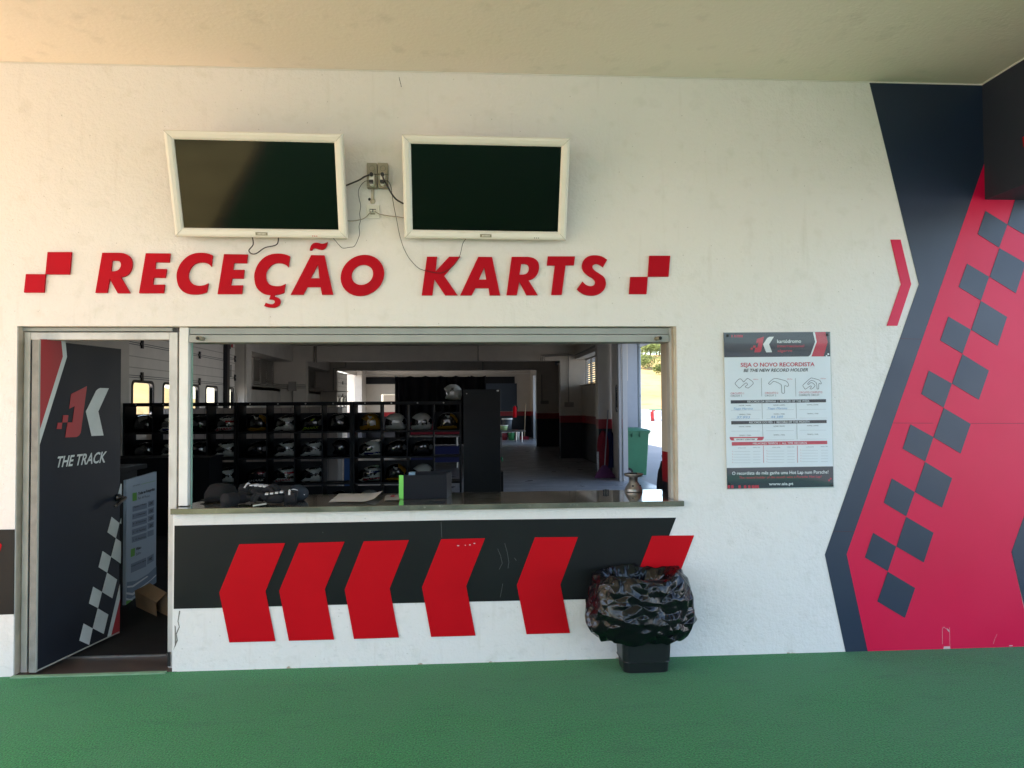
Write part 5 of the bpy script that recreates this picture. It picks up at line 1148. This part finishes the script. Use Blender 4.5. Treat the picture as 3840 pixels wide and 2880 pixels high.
DESC = dict(white='plain white full-face helmet', wred='white helmet with red lettering', wblue='white helmet with blue and red stripes', blackt='black helmet with white lettering', black='plain black helmet', lime='black helmet with lime green lettering',
            yellow='black and yellow helmet', yellowhite='yellow and white helmet', classic='smooth white helmet with round black vent', whitedark='white helmet with large dark side plate', blueline='white helmet with a blue streak on the chin', openblack='black open-face helmet', halfwhite='black helmet with a grey crown stripe')
LAY = [[['halfwhite', 'blueline', 'black', 'wred'], ['black', 'white', 'black', 'white'], [None, 'wblue', None, 'white'], [None, 'wblue', None, None]],
       [['yellow', 'white', 'lime', 'halfwhite'], ['black', 'white', 'white', 'openblack'], ['blackt', 'wred', 'white', None], [None, None, None, 'openblack']],
       [['yellowhite', 'classic', 'whitedark', 'yellow'], ['blueline', 'black', 'black', None], ['wblue', 'yellow', 'classic', None], ['whitedark', None, None, None]]]
made = {}
ZSH = [W(1000, y, 5.9).z for y in (1508, 1612, 1713, 1810)]
ztop = ZSH[0]; pitch = .362
RN = ['left', 'middle', 'right']; rown = ['top', 'second', 'third', 'bottom']; coln = ['first', 'second', 'third', 'fourth']
# ------------------------------------------------------------------ helmet racks
YR, DR = 5.9, .36
rack0 = None
for ri in range(3):
    xa, xb = X0s[ri], X0s[ri+1]; wd_ = xb-xa; zt_ = ztop
    t = thing('helmet_rack', '%s black open rack of helmets behind the counter' % ('left', 'middle', 'right')[ri], 'helmet rack', (xa, YR, 0), 'black helmet racks')
    for x in (xa+.004, xb-.034): m = MB(); m.box((x, YR, .01), (x+.03, YR+DR, zt_-.001)); m.build('side_panel', blackm, t)
    cw_ = (wd_-.068)/4
    for k in range(1, 4): x = xa+.034+cw_*k; m = MB(); m.box((x-.009, YR+.001, .01), (x+.009, YR+DR-.001, zt_-.05)); m.build('divider', blackm, t)
    m = MB(); m.box((xa+.0345, YR-.002, zt_-.05), (xb-.0345, YR+DR, zt_-.001)); m.build('top_panel', blackm, t)
    levels = [zt_-.05-pitch*(k+1) for k in range(4)]
    for z in levels: m = MB(); m.box((xa+.0345, YR+.002, z-.024), (xb-.0345, YR+DR-.002, z)); m.build('shelf', blackm, t)
    m = MB()
    for k, z in enumerate(levels):
        for c_ in range(4):
            if (ri, k, c_) in ((2, 1, 3), (2, 2, 3), (1, 2, 3), (2, 3, 3), (2, 3, 2), (2, 0, 1), (2, 0, 2), (1, 3, 1)): continue
            m.box((xa+.0345+cw_*c_, YR+DR-.012, z+.001), (xa+.0335+cw_*(c_+1), YR+DR-.004, z+pitch*(.70 if k < 2 else .78)))
    m.build('back_panel', blackm, t)
    for k in range(4):
        x = xa+.034+cw_*(k+.4); m = MB(); m.lathe((x, YR-.002, zt_-.025), [(.0001, 0), (.011, 0), (.011, .003), (.006, .004), (.0001, .004)], 12, axis='Y'); m.build('screw', screwm, t)
    for r in range(4):
        for c_ in range(4):
            k = LAY[ri][r][c_]
            if not k: continue
            l = '%s, %s row, %s cell of %s rack' % (DESC[k], rown[r], coln[c_], RN[ri])
            loc = (xa+.034+cw_*(c_+.5)+.015+random.uniform(-.012, .012), YR+.15+random.uniform(-.01, .02), levels[r]+.001)
            if k not in made: made[k] = protos[k](l); made[k].location = loc; made[k]['group'] = 'helmets in the racks'
            else: o_ = dup(made[k], loc, l, 'helmets in the racks')
# open white helmet on top of the rack
t = helmet('white open-face helmet with black initials standing on top of the right rack', 'open', hw, [(hk, [hp([(430, 745), (450, 735), (465, 750), (450, 765)])])])
pp = W(1693, 1499, YR+.15); t.location = (pp.x, YR+.15, ztop+.0)
m = MB()
zm = min(p_[1] for p_ in OPENP)
text(m, 'JK', (-.02, .03), (.045, .03), .035, lambda u, v, d: Vector((u, -.118*math.sqrt(max(0, 1-(u*u+v*v)/.02))-.006, v-zm)), 0, 0, .2, .03, up=(0, 1)); m.build('lettering', hk, t, local=True)
# tall black cabinet
t = thing('cabinet', 'tall black cabinet at the right end of the helmet racks', 'cabinet', (.27, 5.9, 0))
cx0, cx1 = W(1737, 1500, 5.88).x, W(1876, 1500, 5.88).x; czt = W(1800, 1460, 5.88).z
m = MB(); m.box((cx0, 5.88, .05), (cx1, 6.25, czt)); m.build('cabinet_body', mat('cabinet_black', (.007, .009, .011), rough=.42, spec=.3, noise_amt=.25, nscale=5), t, bevel=.003)
m = MB(); m.box((cx0+.02, 5.9, .0), (cx1-.02, 6.2, .05)); m.build('plinth', blackm, t)
m = MB(); m.box((cx1-.05, 5.872, czt-.03), (cx1-.02, 5.8795, czt-.012)); m.lathe((cx0+.05, 5.8795, czt-.06), [(.0001, 0), (.008, 0), (.008, .004), (.0001, .004)], 10, axis='Y'); m.build('cabinet_lock', steel, t)
m = MB(); m.box((cx1+.005, 5.95, .0), (cx1+.04, 6.2, W(1880, 1770, 5.95).z)); tag(m.build('leaning_board', blackm), 'thin black board leaning on the right side of the tall cabinet', 'board')
p = W(1881, 1722, 5.98); m = MB(); m.tube([p+Vector((-.008, 0, .42)), p+Vector((0, 0, .15)), p+Vector((-.005, 0, .05))], .004, 6, smooth=3); m.tube([p+Vector((0, 0, .03)), p+Vector((.008, 0, -.03))], .014, 8, 1)
tag(m.build('hanging_spray_gun', [black, mat('hose_green', (.02, .2, .08))], smooth=True), 'small green nozzle hanging on a dark hose beside the tall cabinet', 'nozzle')
# cream lockers behind the racks
x0, x1 = -4.7, W(1268, 1550, 7.1).x
t = thing('locker_row', 'row of narrow cream locker doors behind the racks', 'lockers', ((x0+x1)/2, 7.1, 0))
m = MB(); m.box((x0, 7.1, 0), (x1, 7.5, 1.56)); m.build('locker_body', mat('locker_dark', (.10, .09, .08)), t)  # carcass darker than the cream doors
k = 0; xx = x0
while xx < x1-.05:
    m = MB(); m.box((xx+.004, 7.085, .05), (min(xx+.145, x1)-.004, 7.0995, 1.555)); m.build('locker_door', mat('locker_cream', (.42, .37, .33), rough=.5), t); xx += .145
x0b, x1b = W(1095+0, 1, 7.1).x, 0
# ------------------------------------------------------------------ far bay furnishing
m = MB(); x0, x1 = -2.62, .9; nn = 120; vs = []
for j in range(9):
    z = .05+(2.72-.05)*j/8
    for i in range(nn+1):
        a = i/nn; x = x0+(x1-x0)*a; sag = .06*abs(math.sin(a*math.pi*6))*(j/8)**8
        vs.append((x, 24.2+.07*math.sin(a*70+math.sin(a*11)*2)*(1-.3*j/8), z-sag))
m.add(vs, [(j*(nn+1)+i, j*(nn+1)+i+1, (j+1)*(nn+1)+i+1, (j+1)*(nn+1)+i) for j in range(8) for i in range(nn)])
t = thing('curtain', 'black curtain hung on a wire behind the cabinet', 'curtain', (-.9, 24.2, 0)); m.build('cloth', mat('curtain_cloth', (.008, .010, .018), rough=.6), t, smooth=True)
m = MB(); m.tube([(-4.6, 24.2, 2.80), (-.9, 24.2, 2.74), (3.2, 24.2, 2.80)], .012, 6, smooth=6); m.build('wire', white, t)
for xx in (-2.6, -2.4, .1, .25, .6): m = MB(); m.box((xx, 24.15, 2.68), (xx+.05, 24.25, 2.76)); m.build('curtain_clip', white, t)
t = thing('work_table', 'grey metal work table in the far garage bay', 'table', (1.9, 27.2, 0))
m = MB(); m.box((.6, 26.7, .42), (2.65, 27.6, .48)); m.build('table_top', steel, t)
for xx, yy in ((.7, 26.8), (2.5, 26.8), (.7, 27.5), (2.3, 27.5)): m = MB(); m.tube([(xx, yy, 0), (xx, yy, .42)], .03, 8); m.build('leg', steel, t)
def bucket(loc, r, h, m_, lab, cat='bucket', rimc=white):
    t = thing('bucket' if cat == 'bucket' else cat, lab, cat, loc); x, y, z = loc; m = MB(); m.lathe((x, y, z), [(.0001, .0), (r*.8, 0), (r, h), (r*.9, h), (r*.7, .02), (.0001, .02)], 20); m.build('body', m_, t, smooth=True)
    m = MB(); m.lathe((x, y, z+h*.9), [(r*1.0, 0), (r*1.06, 0), (r*1.06, h*.12), (r*1.0, h*.12)], 20); m.build('rim', rimc, t)
bucket((1.72, 26.9, .485), .19, .22, mat('pale_green_plastic', (.35, .5, .22)), 'pale green tub standing on the far metal table')
bucket((1.9, 27.3, .485), .22, .5, mat('grey_tub', (.06, .07, .08)), 'dark bucket standing on the far metal table')
bucket((2.15, 28.3, 0), .15, .38, mat('green_tin', (.03, .22, .07)), 'green and white tin on the floor behind the far table')
bucket((1.85, 28.4, 0), .13, .36, mat('red_tin', (.25, .02, .03)), 'red tin on the floor behind the far table, left of the green tin')
bucket((2.4, 28.3, 0), .12, .36, mat('white_tin', (.5, .48, .42)), 'white tin on the floor behind the far table, right of the green tin')
def extinguisher(x, y, z, lab):
    t = thing('fire_extinguisher', lab, 'fire extinguisher', (x, y, z)); m = MB(); m.lathe((x, y, z), [(.0001, 0), (.08, 0), (.085, .03), (.085, .42), (.05, .5), (.025, .52), (.0001, .52)], 18); m.build('cylinder_body', redp, t, smooth=True)
    m = MB(); m.box((x-.02, y-.05, z+.52), (x+.02, y+.05, z+.6)); m.tube([(x, y, z+.56), (x+.11, y, z+.5), (x+.1, y, z+.2)], .012, 6, smooth=3); m.build('valve', black, t)
extinguisher(2.35, 28.9, 1.0, 'red fire extinguisher hanging in the far garage bay')
t = thing('broom', 'upright broom leaning beside the far garage door', 'broom', (2.72, 28.6, 0)); m = MB(); m.tube([(2.75, 28.6, .1), (2.82, 28.7, 1.6)], .02, 6); m.build('handle', wood, t); m = MB(); m.box((2.55, 28.55, 0), (2.95, 28.65, .14)); m.build('broom_head', redcloth, t)
# tool bench behind the right rack
t = thing('tool_cart', 'red and blue tool cart seen through the right helmet rack', 'tool cart', (-.7, 14, 0))
m = MB(); m.box((-1.3, 14.0, .15), (-.1, 14.5, .55)); m.build('cart_body', bluecloth, t)
m = MB(); m.box((-1.3, 13.98, .85), (-.1, 14.5, 1.15)); m.build('cart_box', redcloth, t)
m = MB(); m.box((-1.35, 13.95, .78), (-.05, 14.55, .82)); m.build('cart_tray', steel, t)
for xx in (-1.25, -.15): m = MB(); m.tube([(xx, 14.2, 0), (xx, 14.2, .8)], .03, 8); m.build('cart_leg', steel, t)
m = MB(); bxx = W(1195, 1, 8.5).x; m.box((W(1290, 1700, 9.).x, 9.0, 0), (W(1316, 1700, 9.).x, 9.1, .95)); tag(m.build('blue_banner', mat('banner_blue', (.02, .07, .2), rough=.4)), 'blue printed banner seen through the middle helmet rack', 'banner')
# broom, coats and stick near the right pilaster
b0 = FL(2268, 1792, 0)
t = thing('broom', 'purple broom leaning against the right garage pilaster', 'broom', (b0.x, b0.y, 0))
m = MB(); m.tube([(b0.x, b0.y, .27), (b0.x+.12, b0.y+.18, 1.45)], .013, 8); m.build('handle', mat('broom_handle', (.35, .33, .36)), t)
m = MB(); vs = []
for z, hx, hy_ in ((.0, .22, .05), (.06, .2, .05), (.2, .1, .035), (.27, .04, .03)): vs += [(b0.x-hx, b0.y-hy_, z), (b0.x+hx, b0.y-hy_, z), (b0.x+hx, b0.y+hy_, z), (b0.x-hx, b0.y+hy_, z)]
m.add(vs, [(i*4+k, i*4+(k+1) % 4, i*4+4+(k+1) % 4, i*4+4+k) for i in range(3) for k in range(4)]+[(0, 1, 2, 3), (12, 13, 14, 15)]); m.build('broom_head', purple, t)
def coat(x, y, z0, z1, w_, m_, lab, nm='coat', cat='coat'):
    t = thing(nm, lab, cat, (x, y, z0)); m = MB(); n_ = 36; lv = 14; vs = []
    for j in range(lv+1):
        a = j/lv; z = z0+(z1-z0)*a; ww = w_*(.8+.35*math.sin(a*math.pi*.9)) if a < .85 else w_*(1-(a-.85)*5)
        for i in range(n_):
            th = 2*math.pi*i/n_; k = 1+.18*noise.noise(Vector((math.cos(th)*2, math.sin(th)*2, a*2+x)))+.08*math.sin(th*7)
            vs.append((x+ww*k*math.cos(th), y+.09*k*math.sin(th), z))
    m.add(vs, [(j*n_+i, j*n_+(i+1) % n_, (j+1)*n_+(i+1) % n_, (j+1)*n_+i) for j in range(lv) for i in range(n_)]+[tuple(range(n_)), tuple(lv*n_+i for i in range(n_))]); m.build('cloth', m_, t, smooth=True)
    m = MB(); m.tube([(x, y+.02, z1), (x, y+.05, z1+.05)], .008, 6); m.build('hanging_loop', m_, t); return t
c_ = W(2263, 1700, 11.35); coat(c_.x, 11.35, .12, 1.0, .11, redcloth, 'dark red overall hanging beside the purple broom')
c_ = W(2284, 1700, 11.4); coat(c_.x+.03, 11.4, .2, 1.0, .10, bluecloth, 'dark blue overall hanging right of the purple broom')
c_ = W(2242, 1740, 11.3); m = MB(); m.box((c_.x-.02, 11.28, .01), (c_.x+.02, 11.32, .55)); tag(m.build('striped_stick', mat('stick_white', (.55, .56, .55), rough=.3, noise_amt=.5, nscale=40)), 'short mottled white stick standing beside the purple broom', 'stick')
c_ = W(2482, 1770, 1.5); coat(c_.x+.02, 1.5, .62, 1.10, .05, blackcloth, 'black jacket hanging at the right edge of the window opening', 'jacket', 'jacket')
# wheelie bins
def wheelie(x, y, lab, s_=1.):
    t = thing('wheelie_bin', lab, 'wheelie bin', (x, y, 0), 'green wheelie bins'); m = MB()
    rings = [[(x+px_*s_, y+py_*s_, z*s_) for px_, py_ in rr2(a, b, .03, 3)] for z, a, b in ((0.03, .235, .23), (.05, .24, .235), (.93, .29, .30), (.93, .31, .32), (.97, .31, .32))]; n_ = len(rings[0])
    m.add([p for r_2 in rings for p in r_2], [(i*n_+k, i*n_+(k+1) % n_, (i+1)*n_+(k+1) % n_, (i+1)*n_+k) for i in range(4) for k in range(n_)]+[tuple(range(n_))]); m.build('bin_body', greenbin, t)
    m = MB(); rings = [[(x+px_*s_+.0, y+py_*s_, z*s_) for px_, py_ in rr2(a, b, .04, 3)] for z, a, b in ((.975, .33, .34), (1.0, .33, .34), (1.035, .25, .26), (1.06, .12, .16))]
    m.add([p for r_2 in rings for p in r_2], [(i*n_+k, i*n_+(k+1) % n_, (i+1)*n_+(k+1) % n_, (i+1)*n_+k) for i in range(3) for k in range(n_)]+[tuple(range(n_)), tuple(3*n_+k for k in range(n_))]); m.box((x+.30*s_, y-.05, .96*s_), (x+.38*s_, y+.05, .99*s_)); m.build('bin_lid', greenbin, t, bevel=.004)
    m = MB()
    for dx in (-.1, .07): m.box((x+dx*s_, y-.335*s_, .86*s_), (x+(dx+.012)*s_, y-.29*s_, .965*s_))
    m.build('lid_rib', mat('bin_dark_green', (.02, .10, .05)), t)
    m = MB(); m.lathe((x-.17*s_, y-.245*s_, .1*s_), [(.0001, 0), (.1*s_, 0), (.1*s_, .045), (.0001, .045)], 20, axis='Y'); wh = m.build('wheel', rubber, t, smooth=False)
    m = MB(); m.lathe((x-.17*s_, y-.292*s_, .1*s_), [(.0001, 0), (.045*s_, 0), (.05*s_, .004), (.0001, .004)], 12, axis='Y'); m.build('wheel_hub', hgr, wh)
    return t
wx = (W(2333, 1600, 11.3).x+W(2433, 1600, 11.3).x)/2
wheelie(wx+.0, 11.55, 'green wheelie bin standing outside the open garage bay', 1.0)
wheelie(3.55, 27.2, 'distant green wheelie bin beyond the far garage bay', 1.0)
# ------------------------------------------------------------------ track side: barriers, trees
bi = 0
for ri, (y, x0_, pitch_) in enumerate(((61, 15.55, 1.28), (72, 18.3, 1.5), (88, 21.6, 2.0))):
    for k in range(5 if ri < 2 else 4):
        x = x0_+k*pitch_; yy_ = y+k*.25; green_ = ri == 2 and k in (1,)
        lab = '%s plastic barrier in the %s row by the track, %s from the left' % ('teal green' if green_ else 'red and white', ('nearest', 'middle', 'farthest')[ri], ('first', 'second', 'third', 'fourth', 'fifth')[k])
        t = thing('track_barrier', lab, 'barrier', (x, yy_, 0), 'track barriers')
        pr_ = [(-.26, 0), (.26, 0), (.26, .2), (.12, .45), (.1, .85), (-.1, .85), (-.12, .45), (-.26, .2)]
        m = MB(); m.prism([pr_], lambda u, v, d, x=x, y=yy_: Vector((x+d, y+u, v)), .0, pitch_*.27); m.build('red_block' if not green_ else 'green_block', bargreen if green_ else barred, t, bevel=.02)
        m = MB(); m.prism([pr_], lambda u, v, d, x=x, y=yy_: Vector((x+d, y+u, v)), pitch_*.28, pitch_*.98); m.build('white_block' if not green_ else 'green_block', bargreen if green_ else barwhite, t, bevel=.02)
def bush(x, y, z, r, h, lab, seed, trunk=True):
    t = thing('tree' if trunk else 'bush', lab, 'tree' if trunk else 'bush', (x, y, z), 'trees on the hillside'); rnd = random.Random(seed)
    if trunk: m = MB(); m.tube([(x, y, z-.5), (x+.1, y, z+h*.35), (x-.1, y, z+h*.6)], [.22, .16, .08], 8, smooth=3); m.build('trunk', bark, t, smooth=True)
    m = MB(); cl_ = [(rnd.uniform(-.6, .6)*r, rnd.uniform(-.6, .6)*r, h*rnd.uniform(.45, .85)) for _ in range(9)]
    for _ in range(1400):
        cx_, cy__, cz__ = rnd.choice(cl_); d = Vector((rnd.gauss(0, 1), rnd.gauss(0, 1), rnd.gauss(0, .8))).normalized()*r*.5*rnd.random()**.4
        c0_ = Vector((x+cx_, y+cy__, z+cz__))+d; a = Vector((rnd.gauss(0, 1), rnd.gauss(0, 1), rnd.gauss(0, 1))).normalized(); b = a.orthogonal().normalized(); s_ = rnd.uniform(.08, .2)*max(1, r*.4)
        m.add([c0_-a*s_, c0_+b*s_*.6, c0_+a*s_, c0_-b*s_*.6], [(0, 1, 2, 3)])
    m.build('crown' if trunk else 'foliage', leaf_m, t, recalc=False)
def hz(x, y):
    b_ = (y-92+(x-20)*.25)/110; return h1(0, max(0, min(1, b_)))[2] if b_ > 0 else 0
k = 0
for px_, py_, dd, rr_, hh in ((2408, 1330, 186, 3.0, 5), (2440, 1322, 182, 3.2, 4.6), (2474, 1330, 188, 2.8, 4.4), (2422, 1300, 196, 3.5, 5.5), (2462, 1298, 197, 3., 5), (2432, 1400, 150, 3.2, 3), (2474, 1408, 138, 1.5, 2.4), (2408, 1395, 154, 1.8, 2.6)):
    p = W(px_, 1500, dd); zz_ = hz(p.x, dd)
    bush(p.x, dd, zz_-.3, rr_, hh, ('spreading green tree on the hill crest, %s from the left' % ('first', 'second', 'third', 'fourth', 'fifth', '', '', '')[k]) if hh > 3 else ('low shrub on the dry hillside, %s of three' % {5: 'largest', 6: 'rightmost', 7: 'leftmost'}[k]), k+3, hh > 3); k += 1
nb_ = thing('reflector_building', 'long white block added out of view on the right as a sunlit reflector', 'building', (34, -14, 0))  # unseen block, added so the glossy mural has a sunlit surface to reflect
q = MB(); q.box((34, -40, 0), (40, 9, 4.6)); q.build('wall', mat('reflector_white', (.78, .78, .77), rough=.8), nb_)
q = MB(); q.box((33.8, -40.2, 4.6), (40.2, 9.2, 4.85)); q.build('roof', plaster, nb_)
# building across the yard behind the photographer (seen only as reflections)
m = thing('opposite_building', 'low white building across the yard, reflected in the acrylic', 'building', (0, -30, 0))
q = MB(); grid_wall(q, [-18, -10, -7, -3, 0, 4, 7, 18], [0, .9, 2.3, 4.2], lambda x, z: (.9 < z < 2.3) and (-10 < x < -7 or -3 < x < 0 or 4 < x < 7), lambda u, v, d: Vector((u, -30-d, v)), 0, 6); q.build('wall', stucco, m)
q = MB(); q.box((-18.3, -36.3, 4.2), (18.3, -29.6, 4.4)); q.build('roof', plaster, m)
q = MB(); q.box((-17.5, -35.9, .9), (17.5, -35.8, 2.3)); q.build('window', blackm, m)
